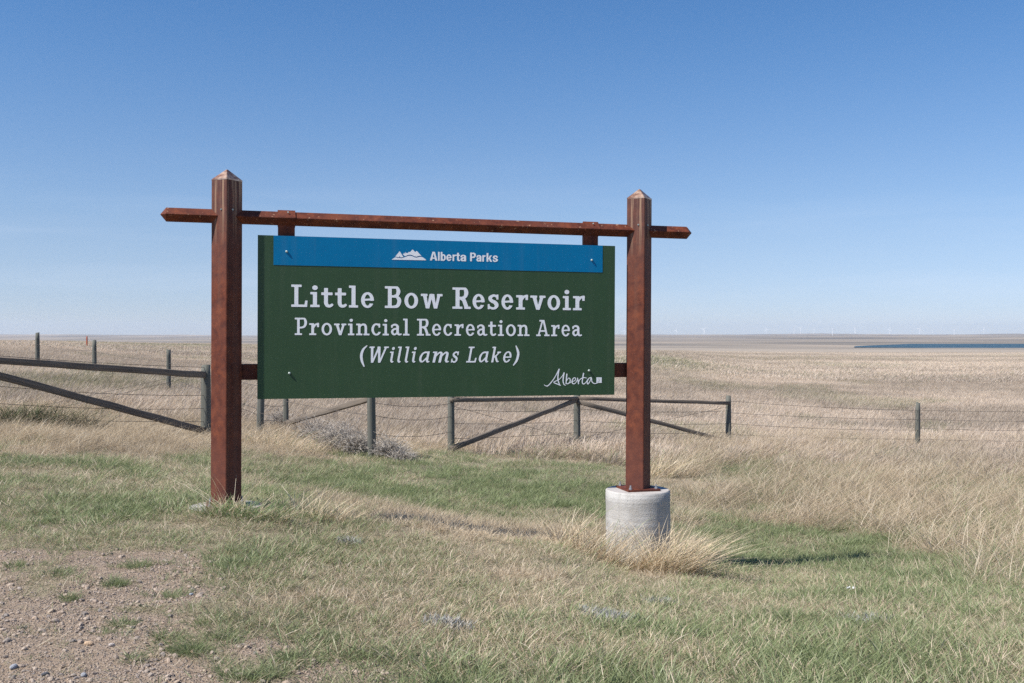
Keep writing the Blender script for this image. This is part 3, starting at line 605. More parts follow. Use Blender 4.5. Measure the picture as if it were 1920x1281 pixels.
alb = U(g_pen([(132, 612, 12), (165, 640, 18), (215, 650, 28), (262, 622, 28), (335, 540, 26), (420, 420, 24), (495, 280, 24), (545, 185, 32)]),
        g_pen([(545, 185, 34), (522, 300, 34), (512, 420, 34), (525, 520, 32), (560, 610, 26)]),
        g_pen([(585, 632, 22), (490, 592, 26), (398, 548, 22), (470, 505, 22), (560, 455, 20), (635, 370, 18), (682, 290, 22)]),
        g_pen([(682, 288, 36), (665, 400, 34), (658, 520, 32), (685, 605, 26), (728, 630, 14)]),
        g_pen([(760, 322, 36), (750, 430, 32), (740, 585, 28)]), g_pen([(740, 580, 22), (795, 585, 24), (850, 530, 26), (850, 455, 26), (805, 432, 20), (758, 500, 16)]),
        g_pen([(800, 582, 14), (880, 545, 16), (985, 495, 20), (1005, 440, 24), (955, 425, 24), (908, 500, 30), (925, 580, 28), (990, 575, 22), (1060, 470, 18)]),
        g_pen([(1058, 430, 24), (1072, 500, 32), (1085, 585, 32)], True), g_pen([(1085, 560, 20), (1115, 480, 22), (1175, 435, 24), (1240, 415, 24), (1312, 430, 16)]),
        g_pen([(1222, 300, 34), (1200, 430, 30), (1190, 560, 28), (1235, 592, 26), (1290, 545, 20), (1345, 460, 18)]),
        g_pen([(1430, 415, 30), (1370, 440, 26), (1325, 530, 28), (1345, 592, 28), (1400, 520, 24), (1440, 425, 22), (1455, 520, 26), (1500, 572, 24), (1560, 580, 20), (1620, 560, 14)]))
notch = g_pen([(1640, 440, 5), (1658, 482, 12), (1645, 530, 11), (1606, 566, 7)])
traced([U(alb, I(g_box(1580, 410, 1728, 562), N(notch)))], 1010, 680, 14.77, (100, 150, 1760, 690), 'white handwritten word reading Alberta with small square', 'signature', y=.0517)
def sans():
    """bold condensed grotesque letters for the banner"""
    v, h = .20, .15; B = g_box; G = {}; x = .74
    G['A'] = U(g_poly((0, 0), (.20, 0), (.36, .80), (.52, 0), (.72, 0), (.48, 1), (.24, 1)), B(.17, .20, .55, .34))
    G['l'] = B(0, 0, v, 1)
    bowl = ring(.30, x/2, .28, x/2+.01, v*.95, h)
    G['b'] = U(B(0, 0, v, 1), I(bowl, B(.1, -1, 2, 2)))
    G['e'] = U(I(ring(.29, x/2, .29, x/2+.01, v*.95, h), N(B(.30, .20, 1, .33))), B(.08, .30, .52, .42))
    G['r'] = U(B(0, 0, v, x), I(g_pen([(.10, .45, .16), (.22, .62, .17), (.38, .66, .16)]), B(0, 0, .40, x+.01)))
    G['t'] = U(B(.10, .12, .10+v, .95), B(0, x-.13, .42, x), I(g_pen([(.20, .25, v), (.24, .10, .17), (.42, .07, .14)]), B(0, 0, .42, 1)))
    G['a'] = U(I(g_pen([(.10, .52, .17), (.16, .63, .16), (.30, .67, .15), (.43, .58, v*.95), (.44, .40, v)]), B(-1, 0, 2, x+.01)), B(.34, 0, .54, .5), g_pen([(.42, .42, .12), (.22, .37, .15), (.11, .22, .19), (.16, .09, .16), (.28, .07, .14), (.40, .17, .12)]))
    G['P'] = U(B(0, 0, v, 1), I(g_pen([(.16, .92, .17), (.40, .92, .17), (.52, .80, v), (.52, .62, v), (.40, .48, .17), (.16, .48, .17)]), B(0, .3, 2, 1)))
    G['k'] = U(B(0, 0, v, 1), g_poly((.14, .30), (.38, x), (.60, x), (.28, .28)), g_poly((.22, .42), (.36, .50), (.62, 0), (.39, 0)))
    G['s'] = I(g_pen([(.44, .55, .15), (.36, .66, .15), (.22, .67, .15), (.11, .56, .18), (.16, .43, .17), (.36, .33, .17), (.43, .20, .19), (.32, .08, .15), (.17, .07, .14), (.08, .19, .15)]), B(-1, -.01, 2, x+.01))
    return G
GS = sans()
def banner_word(txt, exts, base, cap):
    n_ = [(720+a/8, 720+b_/8) for a, b_ in exts]; me = MB()
    for ch, (a, b_) in zip(txt, n_):
        V, Fc = contour(GS[ch], -.3, -.2, 1.2, 1.15, .02); x0, x1 = V[:, 0].min(), V[:, 0].max(); sa, sb = s_of(a, OFF), s_of(b_, OFF)
        me.add([((x_-x0)/(x1-x0)*(sb-sa)+sa, -.0541, base+y_*cap) for x_, y_ in V], Fc)
    o = me.build('lettering', M['sign_white'], panel); o['label'] = 'bold white word reading '+txt+' on the blue banner'
banner_word('Alberta', [(670, 780), (790, 815), (830, 908), (915, 995), (1008, 1058), (1062, 1120), (1126, 1212)], (z_of(804, 488.8, OFF)+z_of(872, 490, OFF))/2, .0845)
banner_word('Parks', [(1272, 1358), (1366, 1442), (1454, 1504), (1518, 1604), (1610, 1690)], (z_of(880, 490.2, OFF)+z_of(931, 491.4, OFF))/2, .0845)

# ================= fences =================
def post(parent, base, h, r, lean=(0, 0), seed=0):
    rg = random.Random(seed); n = 12; q = MB(); rows = 7; vs = []
    ph = [rg.uniform(0, 6) for _ in range(3)]
    for i in range(rows+1):
        t = -.18 + (h+.18)*i/rows; rr = r*(1.06-.12*i/rows)*(1 if i < rows else .93)
        for j in range(n):
            a = 2*math.pi*j/n; w = 1+.05*math.sin(2*a+ph[0]+t*1.3)+.04*math.sin(3*a+ph[1])+.03*math.sin(7*a+ph[2])
            vs.append((rr*w*math.cos(a)+lean[0]*t, rr*w*math.sin(a)+lean[1]*t, t+(rg.uniform(-.006, .006)+.012*math.cos(a+ph[0]) if i == rows else 0)))
    f = [(i*n+j, i*n+(j+1) % n, (i+1)*n+(j+1) % n, (i+1)*n+j) for i in range(rows) for j in range(n)]+[tuple(rows*n+j for j in range(n))]
    q.add(vs, f); o = q.build('post', M['post_wood'], parent, True); o.location = base-np.array(parent.location); return o
def rail(parent, A, B, w, h, name='rail', seed=1):
    rg = random.Random(seed); A = np.array(A, float); B = np.array(B, float); L = np.linalg.norm(B-A); d = (B-A)/L
    q = MB(); n = 9; prof = rsq(w, h, min(w, h)*.45, 2); k = len(prof); v = []
    for i in range(n+1):
        sx = L*i/n; oy, oz = rg.uniform(-.004, .004), rg.uniform(-.006, .006); s = 1+rg.uniform(-.05, .05)
        v += [(sx, s*a+oy, s*b_+oz) for a, b_ in prof]
    q.add(v, [tuple(range(k))[::-1], tuple(range(n*k, (n+1)*k))]+[(r*k+i, r*k+(i+1) % k, (r+1)*k+(i+1) % k, (r+1)*k+i) for r in range(n) for i in range(k)])
    o = q.build(name, M['rail_wood'], parent, True); o.location = A-np.array(parent.location)
    o.rotation_euler = (0, -math.asin(d[2]), math.atan2(d[1], d[0])); return o
def wire(parent, A, B, sag=.03, r=.0042, barbs=True, name='wire', seed=0):
    rg = random.Random(seed); A = np.array(A, float)-np.array(parent.location); B = np.array(B, float)-np.array(parent.location); q = MB(); n = 10
    f = lambda t: A+(B-A)*t-np.array([0, 0, sag*4*t*(1-t)])
    q.tube([f(i/n) for i in range(n+1)], r, 4)
    if barbs:
        L = np.linalg.norm(B-A)
        for i in range(1, int(L/.13)):
            p = f(i*.13/L); d = np.array([rg.uniform(-1, 1), rg.uniform(-1, 1), rg.uniform(-1, 1)]); d *= .013/np.linalg.norm(d)
            q.tube([p-d, p+d], .0016, 3)
    return q.build(name, M['wire_steel'], parent)
WH = (.30, .58, .86, 1.12)
def spans(parent, posts, hs=WH, sag=.03, off=.0):
    for a, b_ in zip(posts[:-1], posts[1:]):
        for k_, h in enumerate(hs):
            wire(parent, a+np.array([0, -.06, h+random.uniform(-.03, .03)]), b_+np.array([0, -.06, h+random.uniform(-.03, .03)]), sag+random.uniform(-.01, .03), seed=k_)
def fence_root(p, label):
    e = empty('wire_fence', tuple(p)); tag(e, label, 'fence'); return e
# left corner brace: rail and diagonal left of the left sign post
Zp = P(386, 18.8); Yp = P(-60, 15.6)
fl = fence_root(Zp, 'braced wood and barbed wire fence left of the left rusty sign post')
post(fl, Zp, 1.30, .088, seed=1); post(fl, Yp, 1.3, .085, seed=2)
top = lambda p, h, dy=-.0: np.array([p[0], p[1]+dy, p[2]+h])
rail(fl, top(Yp, 1.13, -.09), top(Zp, 1.12, -.09), .035, .058, seed=3)
rail(fl, P(-60, 15.55, .99), top(Zp, .07, -.10), .035, .062, 'brace', seed=4)
A_ = np.array(Yp); spans(fl, [P(-420, 13.2), Yp, Zp], (.22, .48, .74, 1.24), .03)
post(fl, P(-420, 13.2), 1.3, .07, seed=8)
wire(fl, top(Zp, 1.2, -.1), P(70, 17.0, .30), .0, .003, False, 'brace_wire'); wire(fl, top(Zp, 1.14, -.1), P(90, 17.0, .26), .01, .003, False, 'brace_wire')
# the fence behind the sign
A = P(487, 19.6); B = P(536, 21.2); Cc = P(697, 17.6); Dd = P(846, 20.2); E = P(1082, 24.2); Fp = P(1366, 26); Gg = P(1721, 27.6); Hh = P(2110, 27); 
fr_ = fence_root(Cc, 'weathered post and barbed wire fence with wooden braces behind the sign')
for i, (p, h, r, ln) in enumerate(((A, 1.3, .068, (.035, 0)), (B, 1.3, .055, (0, 0)), (Cc, 1.32, .074, (-.012, 0)), (Dd, 1.25, .070, (0, 0)), (E, 1.26, .088, (0, 0)), (Fp, 1.28, .072, (0, 0)), (Gg, 1.30, .068, (.005, 0)), (Hh, 1.3, .066, (0, 0)))):
    post(fr_, p, h, r, ln, 20+i)
rail(fr_, top(B, .17, -.07), top(Cc, 1.05, .05), .04, .055, 'brace', 31)
rail(fr_, top(Dd, .08, -.08), top(E, 1.10, -.08), .04, .055, 'brace', 32)
rail(fr_, top(Dd, 1.06, -.08), top(E, 1.13, -.10), .035, .042, 'rail', 33)
rail(fr_, top(E, 1.13, -.10), top(Fp, 1.09, -.09), .035, .045, 'rail', 34)
rail(fr_, top(E, 1.05, -.12), top(Fp, .10, -.09), .038, .052, 'brace', 35)
spans(fr_, [A, B]); spans(fr_, [A, Cc], (.4, .75, 1.05)); spans(fr_, [Cc, Dd], (.42, .74, 1.0), .05); spans(fr_, [Dd, E, Fp, Gg, Hh])
wire(fr_, top(Fp, 1.0, -.08), top(E, .15, -.1), 0, .004, False, 'brace_wire'); wire(fr_, top(Dd, .95, -.08), top(E, .12, -.1), 0, .004, False, 'brace_wire')
wire(fr_, top(Zp, .75), A+np.array([0, 0, .35]), 0, .003, False, 'brace_wire')
# far row on the left
F1, F2, F3 = P(316, 32), P(177, 35.5), P(70, 37.5)
ff_ = fence_root(F1, 'row of three thin wooden posts in the dry field beyond the left fence')
for i, (p, h) in enumerate(((F1, 1.35), (F2, 1.35), (F3, 1.42))): post(ff_, p, h, .075, (0, 0), 50+i)
spans(ff_, [A, F1, F2, F3, P(-250, 41)], (.5, .95))
post(ff_, P(-250, 41), 1.3, .07, seed=59)
# marker post
m = P(163, 112); q = MB(); q.tube([m+np.array([0, 0, -.3]), m+np.array([0, 0, 1.28]), m+np.array([0, 0, 1.4])], [.085, .085, .06], 8)
mk = tag(q.build('marker_post', M['orange_paint']), 'slim orange marker post far off in the field on the left', 'marker post')

# ================= wind turbines on the horizon =================
TB = [1137, 1171, 1268, 1320, 1437, 1489, 1501, 1526, 1561, 1603, 1668, 1724, 1789, 1845]
def turbine():
    e = empty('wind_turbine', (0, 0, 0)); q = MB(); q.tube([(0, 0, -25), (0, 0, 78)], [2.6, 1.5], 8); q.build('tower', M['turbine_white'], e)
    q = MB(); q.box(-1.9, -5.5, 77, 1.9, 5, 81); q.tube([(0, -5.4, 79), (0, -8, 79)], [2, .8], 8); q.build('nacelle', M['turbine_white'], e)
    q = MB(); q.add([(-.9, 0, .5), (.9, 0, .5), (2.3, .3, 8), (1.1, .2, 38), (.5, .1, 41), (-.5, .1, 41), (-1.0, 0, 8), (-.9, 1.0, .5), (.9, 1.0, .5), (1.4, 1.2, 8), (.4, .5, 38)],
                    [(0, 1, 2, 6), (6, 2, 3), (6, 3, 4, 5), (7, 9, 8), (7, 6, 9), (6, 5, 10, 9), (1, 8, 9, 2), (2, 9, 10, 3), (3, 10, 4), (4, 10, 5), (0, 6, 7), (0, 7, 8, 1)])
    me = q.mesh('blade')
    for k in range(3):
        b_ = link('blade', me, e, M['turbine_white'], (0, -7, 79)); b_.rotation_euler = (0, R(120*k), 0)
    return e
tb0 = turbine()
ords = 'first second third fourth fifth sixth seventh eighth ninth tenth eleventh twelfth'.split()
for i, px in enumerate(TB):
    D = (11200, 10400, 10800, 8600, 11400, 10600, 10900, 9900, 8800, 9400, 10300, 9300, 9800, 11300)[i]
    if i == 0: t_ = tb0; kids = list(tb0.children)
    else:
        t_ = tb0.copy(); C.objects.link(t_); kids = []
        for ch in tb0.children: c_ = ch.copy(); C.objects.link(c_); c_.parent = t_; kids.append(c_)
    x = (px-960)/F*D; t_.location = (x, D, float(ground(x, D))-2); t_.rotation_euler = (0, 0, R(random.uniform(-30, 30))); s_ = .78; t_.scale = (s_,)*3
    a0_ = random.uniform(0, 120)
    k = 0
    for ch in kids:
        if ch.name.startswith('blade'): ch.rotation_euler = (0, R(a0_+120*k), 0); k += 1
    lb = ('first' if i == 0 else 'second')+' hazy white wind turbine left of the right rusty sign post' if i < 2 else ords[i-2]+' hazy white wind turbine to the right of the right rusty sign post'
    tag(t_, lb, 'wind turbine', 'wind turbines along the hazy horizon')
# ================= grass and ground cover =================
def blades(root, h, wd, az_, lean, bend, seg=3, twist=None, rg=rng):
    """ribbon blades; arrays of roots (n,3), height, width, lean azimuth, lean and bend (fraction of height)"""
    n = len(h); tw = rg.random(n)*math.pi if twist is None else twist
    dx, dy = np.cos(az_), np.sin(az_); sx, sy = np.cos(tw), np.sin(tw); V = []; Hh_ = []
    for i in range(seg):
        t = i/seg; off = (lean*t+bend*t*t)*h; w_ = wd*(1-.55*t*t)*(.75 if i == 0 else 1)/2
        z = h*t*(1-.35*bend*t); c = np.stack([root[:, 0]+dx*off, root[:, 1]+dy*off, root[:, 2]+z], 1); s = np.stack([sx*w_, sy*w_, 0*w_], 1)
        V += [c-s, c+s]; Hh_ += [np.full(n, t)]*2
    off = (lean+bend)*h; V.append(np.stack([root[:, 0]+dx*off, root[:, 1]+dy*off, root[:, 2]+h*(1-.35*bend)], 1)); Hh_.append(np.ones(n))
    V = np.stack(V, 1); k = V.shape[1]; base = (np.arange(n)*k)[:, None]
    F4 = np.concatenate([base+np.array([[2*i, 2*i+1, 2*i+3, 2*i+2]]) for i in range(seg-1)], 0)
    F3 = base+np.array([[2*seg-2, 2*seg-1, 2*seg]])
    r1 = np.repeat(rg.random(n), k); r2 = np.repeat(rg.random(n), k)
    return V.reshape(-1, 3), F4, F3, r1, r2, np.stack(Hh_, 1).ravel()
def blade_mesh(name, parts, m):
    Vs = []; Q = []; T = []; A = []; B_ = []; Hs = []; o = 0
    for V, F4, F3, r1, r2, hh in parts: Vs.append(V); Q.append(F4+o); T.append(F3+o); A.append(r1); B_.append(r2); Hs.append(hh); o += len(V)
    V = np.vstack(Vs); Q = np.vstack(Q); T = np.vstack(T); me = bpy.data.meshes.new(name)
    me.vertices.add(len(V)); me.vertices.foreach_set('co', V.ravel()); me.loops.add(Q.size+T.size); me.loops.foreach_set('vertex_index', np.concatenate([Q.ravel(), T.ravel()]))
    me.polygons.add(len(Q)+len(T)); me.polygons.foreach_set('loop_start', np.concatenate([np.arange(len(Q))*4, len(Q)*4+np.arange(len(T))*3])); me.update(calc_edges=True)
    for nm, a in (('rnd', A), ('rnd2', B_), ('hgt', Hs)):
        at = me.attributes.new(nm, 'FLOAT', 'POINT'); at.data.foreach_set('value', np.concatenate(a).astype(np.float32))
    me.materials.append(m); return me
def tuft(name, n, rad, h0, h1, w, lean, bend, m, wind=0.0, flat=0.0, seg=3):
    a = rng.random(n)*2*math.pi; r = rad*np.sqrt(rng.random(n)); root = np.stack([r*np.cos(a), r*np.sin(a), np.full(n, -.01)], 1)
    h = h0+(h1-h0)*rng.random(n)**1.3; la = a+rng.normal(0, .9, n)
    ln = np.abs(rng.normal(lean, lean*.6, n)); vx = ln*np.cos(la)+wind; vy = ln*np.sin(la); la = np.arctan2(vy, vx); ln = np.hypot(vx, vy)
    bd = np.abs(rng.normal(bend, bend*.5, n))
    k = rng.random(n) < flat; ln = np.where(k, ln+1.6, ln); h = np.where(k, h*.45, h)
    return blade_mesh(name, [blades(root, h, w*(.7+.6*rng.random(n)), la, ln, bd, seg)], m)
def variants(cname, fn, k):
    col = bpy.data.collections.new(cname)
    for i in range(k): col.objects.link(bpy.data.objects.new('%s_%02d' % (cname, i), fn(i)))
    return col
def scatter(name, col, nvar, pts, rot, scl, attrs, label=None, kind='stuff'):
    """one object: points that carry copies of small tuft meshes"""
    n = len(pts); me = bpy.data.meshes.new(name); me.vertices.add(n); me.vertices.foreach_set('co', pts.ravel())
    def A(nm, v, ty='FLOAT'):
        at = me.attributes.new(nm, ty, 'POINT'); at.data.foreach_set('vector' if ty == 'FLOAT_VECTOR' else 'value', v.ravel())
    A('irot', rot.astype(np.float32), 'FLOAT_VECTOR'); A('iscl', scl.astype(np.float32), 'FLOAT_VECTOR'); A('idx', rng.integers(0, nvar, n).astype(np.int32), 'INT')
    for k, v in attrs.items(): A(k, v.astype(np.float32))
    o = link(name, me); ng = bpy.data.node_groups.new(name, 'GeometryNodeTree')
    ng.interface.new_socket('Geometry', in_out='INPUT', socket_type='NodeSocketGeometry'); ng.interface.new_socket('Geometry', in_out='OUTPUT', socket_type='NodeSocketGeometry')
    N_g = ng.nodes.new; gi = N_g('NodeGroupInput'); go = N_g('NodeGroupOutput'); ip = N_g('GeometryNodeInstanceOnPoints'); ci = N_g('GeometryNodeCollectionInfo')
    ci.inputs['Collection'].default_value = col; ci.inputs['Separate Children'].default_value = True; ci.inputs['Reset Children'].default_value = True
    def na(nm, ty): q = N_g('GeometryNodeInputNamedAttribute'); q.data_type = ty; q.inputs[0].default_value = nm; return q.outputs[0]
    l = ng.links.new; l(gi.outputs[0], ip.inputs['Points']); l(ci.outputs[0], ip.inputs['Instance']); ip.inputs['Pick Instance'].default_value = True
    l(na('idx', 'INT'), ip.inputs['Instance Index']); er = N_g('FunctionNodeEulerToRotation'); l(na('irot', 'FLOAT_VECTOR'), er.inputs[0]); l(er.outputs[0], ip.inputs['Rotation'])
    l(na('iscl', 'FLOAT_VECTOR'), ip.inputs['Scale']); l(ip.outputs[0], go.inputs[0])
    md = o.modifiers.new('scatter', 'NODES'); md.node_group = ng; tag(o, label, kind=kind); return o
def wedge(n, D0, D1, px0=-350, px1=2300, power=1.0):
    """random ground points in the visible wedge; power sets how density falls with distance (0 = even per m2)"""
    u = rng.random(n); e = 2-power
    D = (D0**e+u*(D1**e-D0**e))**(1/e) if abs(e) > 1e-6 else D0*(D1/D0)**u
    k = (px0+(px1-px0)*rng.random(n)-960)/F; return k*D, D
def zrot(n, tilt=.12, spread=math.pi):
    return np.stack([rng.normal(0, tilt, n), rng.normal(0, tilt, n), rng.uniform(-spread, spread, n)], 1)
def clear(x, y):                                  # keep off the piers
    ok = np.ones(len(x), bool)
    for s in (-2.0415, 2.0415):
        c = mid+U_*s; dx = x-c[0]; dy = y-c[1]; ok &= (np.hypot(dx, dy) > .36) | ((s < 0) & ((dx > -.06) | (dy > .1)) & (np.hypot(dx, dy) > .17))
    return ok
TS = variants('short_tuft', lambda i: tuft('short_tuft', 30, .075, .022, .078, .0033, .5, .5, M['grass_mix'], .05, .36), 8)
TM = variants('medium_tuft', lambda i: tuft('medium_tuft', 28, .085, .07, .22, .0033, .35, .45, M['grass_mix'], .10, .16, 4), 6)
TT = variants('tall_tuft', lambda i: tuft('tall_tuft', 30, .12, .12, .40, .0046, .55, .55, M['grass_mix'], .28, .30, 4), 6)
TF = variants('field_tuft', lambda i: tuft('field_tuft', 46, .26, .14, .34, .011, .25, .35, M['grass_field'], .25, .08), 6)
TG = variants('far_tuft', lambda i: tuft('far_tuft', 60, .85, .14, .34, .045, .25, .35, M['grass_field'], .25, .0, 2), 5)

def layer(name, col, nv, n, D0, D1, power, keep, scale, green=None, spread=math.pi, tilt=.12, label=None, tone=(.78, 1.12)):
    x, y = wedge(n, D0, D1, power=power); gv, gn, rd, rt, px, py = cover(x, y)
    k = (rng.random(n) < keep(gv, gn, rd, rt, px, py, y)) & clear(x, y)
    x, y, gv, gn, rd, rt, px, py = [a[k] for a in (x, y, gv, gn, rd, rt, px, py)]; n = len(x)
    s = scale(gv, gn, rd, rt, px, py, y)*rng.uniform(.75, 1.3, n); g = gn if green is None else green(gv, gn, rd, rt, px, py, y)
    lg = (.84+.30*sstep(.38, .62, fbm(px*.0028+2, np.log(y)*7, 4))) if D0 >= 20 else 1
    tn = tone[0]+(tone[1]-tone[0])*np.clip(fbm(x*.7+30, y*.7, 3)*.7+rng.random(n)*.3, 0, 1)
    tn = tn*lg; w_ = np.clip(s, .6, 1.6)
    return scatter(name, col, nv, np.stack([x, y, ground(x, y)], 1), zrot(n, tilt, spread), np.stack([w_, w_, s], 1), {'green': g, 'tone': tn}, label)
layer('short_grass', TS, 8, int(72000), 3.6, 24, 1.15,
      lambda gv, gn, rd, rt, px, py, y: (.05+.95*(1-np.clip(gv*1.15, 0, 1))**1.5)*(1-.35*(gn < .25))*(.28+.72*sstep(.42, .50, fbm((px+py*3)*.035, py*.11, 3))),
      lambda gv, gn, rd, rt, px, py, y: .85-.3*gv+.55*sstep(.5, .9, gn)*(1-gv)+.4*rd+.35*sstep(1150, 1260, py)*(px > 760)+.02*y)
layer('medium_grass', TM, 6, 30000, 3.8, 26, 1.1,
      lambda gv, gn, rd, rt, px, py, y: np.clip(.03+.9*rd+.75*rt*sstep(.38, .5, fbm(px*.014+3, py*.04, 3))+.55*(1-sstep(835, 880, py))+.16*sstep(1150, 1240, py)*np.exp(-((px-1080)/300)**2)+.10*np.exp(-(((px-900)/300)**2+((py-1120)/80)**2)), 0, 1)*(1-np.clip(gv*1.6, 0, 1)),
      lambda gv, gn, rd, rt, px, py, y: .55+.25*rd+.45*rt+.25*(py < 850), lambda gv, gn, rd, rt, px, py, y: gn*.75, .5, label=None)
layer('tall_grass', TT, 6, 26000, 8.2, 30, 1.0,
      lambda gv, gn, rd, rt, px, py, y: np.clip(.75*rt*(fbm(px*.018, py*.05, 3) > .43)+.6*(1-sstep(828, 862, py))*(fbm(px*.015+5, py*.05, 3) > .4)+.5*np.exp(-(((px-60)/200)**2+((py-815)/22)**2))+.35*np.exp(-(((px-560)/90)**2+((py-850)/18)**2)), 0, 1),
      lambda gv, gn, rd, rt, px, py, y: .75+.35*rt, lambda gv, gn, rd, rt, px, py, y: gn*.22, .55, label=None, tone=(.72, 1.1))
layer('field_grass', TF, 6, 75000, 20, 130, 1.45,
      lambda gv, gn, rd, rt, px, py, y: sstep(20, 27, y)*.9+.05,
      lambda gv, gn, rd, rt, px, py, y: .9+0*y, lambda gv, gn, rd, rt, px, py, y: np.clip(.05+.3*sstep(.62, .74, fbm(px*.006+3, np.log(y)*5, 3))+.6*np.exp(-(((px-1230)/110)**2+((y-115)/30)**2))+.5*np.exp(-(((px-130)/190)**2+((py-724)/18)**2)), 0, 1), .6, label=None, tone=(.80, 1.10))
layer('distant_field_grass', TG, 5, 60000, 90, 620, 1.45,
      lambda gv, gn, rd, rt, px, py, y: .95+0*y,
      lambda gv, gn, rd, rt, px, py, y: 1.0+0*y, lambda gv, gn, rd, rt, px, py, y: np.clip(.05+.6*np.exp(-(((px-1230)/110)**2+((y-115)/30)**2))+.5*np.exp(-(((px-330)/200)**2+((y-260)/90)**2))+.2*sstep(.6, .7, fbm(px*.005+9, np.log(y)*6, 3)), 0, 1), .6, label=None, tone=(.84, 1.10))

TL = variants('straw_litter', lambda i: tuft('straw_litter', 16, .16, .008, .022, .0032, 6.5, 1.5, M['grass_mix'], .0, .0, 3), 6)
layer('straw_litter', TL, 6, 30000, 3.8, 16, 1.1, lambda gv, gn, rd, rt, px, py, y: np.clip(.75-.5*gv, .12, 1)*(.35+.65*(fbm((px-py*2)*.02, py*.07, 3) > .5)),
      lambda gv, gn, rd, rt, px, py, y: 1+0*y, lambda gv, gn, rd, rt, px, py, y: 0*y+.05, tilt=.05, tone=(.85, 1.15))
# ---- gravel: loose stones on the verge ----
def pebble(i):
    q = MB(); rg = random.Random(i); n, rws = 8, 4; v = [(0, 0, -.5)]
    ph = [rg.uniform(0, 6) for _ in range(4)]
    for a in range(1, rws):
        for j in range(n):
            th = math.pi*a/rws; f = 2*math.pi*j/n; w_ = .5*(1+.22*math.sin(2*f+ph[0])+.14*math.sin(3*f+ph[1]+a)+.1*rg.uniform(-1, 1))
            v.append((w_*math.sin(th)*math.cos(f), w_*math.sin(th)*math.sin(f)*.8, -.5*math.cos(th)*.62))
    v.append((0, 0, .3)); v[0] = (0, 0, -.3)
    f = [(0, 1+(j+1) % n, 1+j) for j in range(n)]+[(1+r*n+j, 1+r*n+(j+1) % n, 1+(r+1)*n+(j+1) % n, 1+(r+1)*n+j) for r in range(rws-2) for j in range(n)]+[(len(v)-1, 1+(rws-2)*n+j, 1+(rws-2)*n+(j+1) % n) for j in range(n)]
    q.add(v, f); me = q.mesh('stone'); me.materials.append(M['stone']); return me
SP = variants('pebble', pebble, 7)
n = 230000; x, y = wedge(n, 3.6, 13, -350, 1500, 1.2); gv, *_r = cover(x, y); k = rng.random(n) < np.clip(gv*1.1-.08, 0, 1)*(.35+.65*(fbm(x*2, y*2, 3) > .45)); x, y = x[k], y[k]; n = len(x)
s = .0035+.0115*rng.random(n)**2+.034*rng.random(n)**26
scatter('gravel', SP, 7, np.stack([x, y, ground(x, y)+s*.12], 1), np.stack([rng.normal(0, .4, n), rng.normal(0, .4, n), rng.uniform(-3, 3, n)], 1), np.stack([s, s, s], 1), {'hue': rng.random(n)})
# the stones one can point at
def big_stone(px, py, size, col, label, i):
    D = 6.0
    for _ in range(30): D = F*(-(float(ground((px-960)/F*D, D))-EYE))/(py-HY)
    me = pebble(100+i); me.materials.clear(); me.name = 'stone'
    t = NT('stone_'+'abcdefghijkl'[i]); c = t.mix(t.noise(t.pos(), 3, 5), tuple(q*.7 for q in col), tuple(min(1, q*1.2) for q in col)); t.set(Base_Color=c, Roughness=.85); t.bump(t.noise(t.pos(), 9, 4), .4, .1)
    me.materials.append(t.m); me.polygons.foreach_set('use_smooth', [True]*len(me.polygons)); o = link('stone', me); o.location = P(px, D, size*.17); o.scale = (size, size*.8, size*.85); o.rotation_euler = (.1, .1, i)
    tag(o, label, 'stone', 'loose stones on the gravel verge'); sm = o.modifiers.new('s', 'SUBSURF'); sm.levels = 1; sm.render_levels = 1
for i, a in enumerate([(165, 1211, .052, (.60, .42, .27), 'orange tan stone on the gravel near the bottom left corner'),
                       (208, 1213, .042, (.58, .50, .44), 'pale pinkish stone just right of the orange tan stone'),
                       (430, 1158, .040, (.62, .44, .31), 'small orange tan stone where the gravel meets the dry grass'),
                       (358, 1117, .036, (.38, .42, .45), 'small blue grey stone among grass sprigs on the upper gravel'),
                       (24, 1255, .055, (.34, .35, .38), 'dark blue grey stone in the bottom left corner'),
                       (155, 1270, .045, (.33, .34, .36), 'rounded grey stone at the bottom edge of the gravel'),
                       (35, 1107, .045, (.45, .38, .33), 'flat tan stone on the left edge of the gravel'),
                       (83, 1268, .040, (.13, .13, .14), 'small blackish stone near the bottom edge of the gravel')]): big_stone(*a, i)
# single green sprigs on the gravel
TW = variants('weed_tuft', lambda i: tuft('weed_tuft', 46, .075, .03, .10, .0050, .75, .55, M['grass_mix'], .0, .1), 5)
W = []
for px, py, r, dn in [(355, 1222, 62, 60), (265, 1062, 60, 22), (215, 1097, 48, 20), (120, 1075, 60, 16), (130, 1125, 36, 10), (232, 1172, 34, 9), (320, 1120, 50, 12), (420, 1198, 50, 16), (310, 1200, 40, 9), (540, 1238, 46, 14), (490, 1272, 60, 22), (430, 1270, 40, 12), (70, 1000, 90, 14), (530, 1105, 36, 22), (440, 1060, 100, 70), (30, 1062, 40, 7), (195, 1190, 24, 4), (380, 1170, 30, 7), (610, 1200, 60, 22), (600, 1130, 40, 18), (240, 1240, 30, 4)]:
    for _ in range(dn):
        a = random.uniform(0, 6.28); q_ = abs(random.gauss(0, .55)); W.append((px+r*q_*math.cos(a), py+r*.30*q_*math.sin(a)))
W = np.array(W); D = np.full(len(W), 6.0)
for _ in range(30): D = F*(EYE-ground((W[:, 0]-960)/F*D, D))/(W[:, 1]-HY)
x = (W[:, 0]-960)/F*D; n = len(x); s = rng.uniform(.45, 1.3, n)
scatter('grass_sprigs', TW, 5, np.stack([x, D, ground(x, D)], 1), zrot(n), np.stack([s*.62]*3, 1), {'green': rng.uniform(.8, 1, n), 'tone': rng.uniform(.7, 1.0, n)})

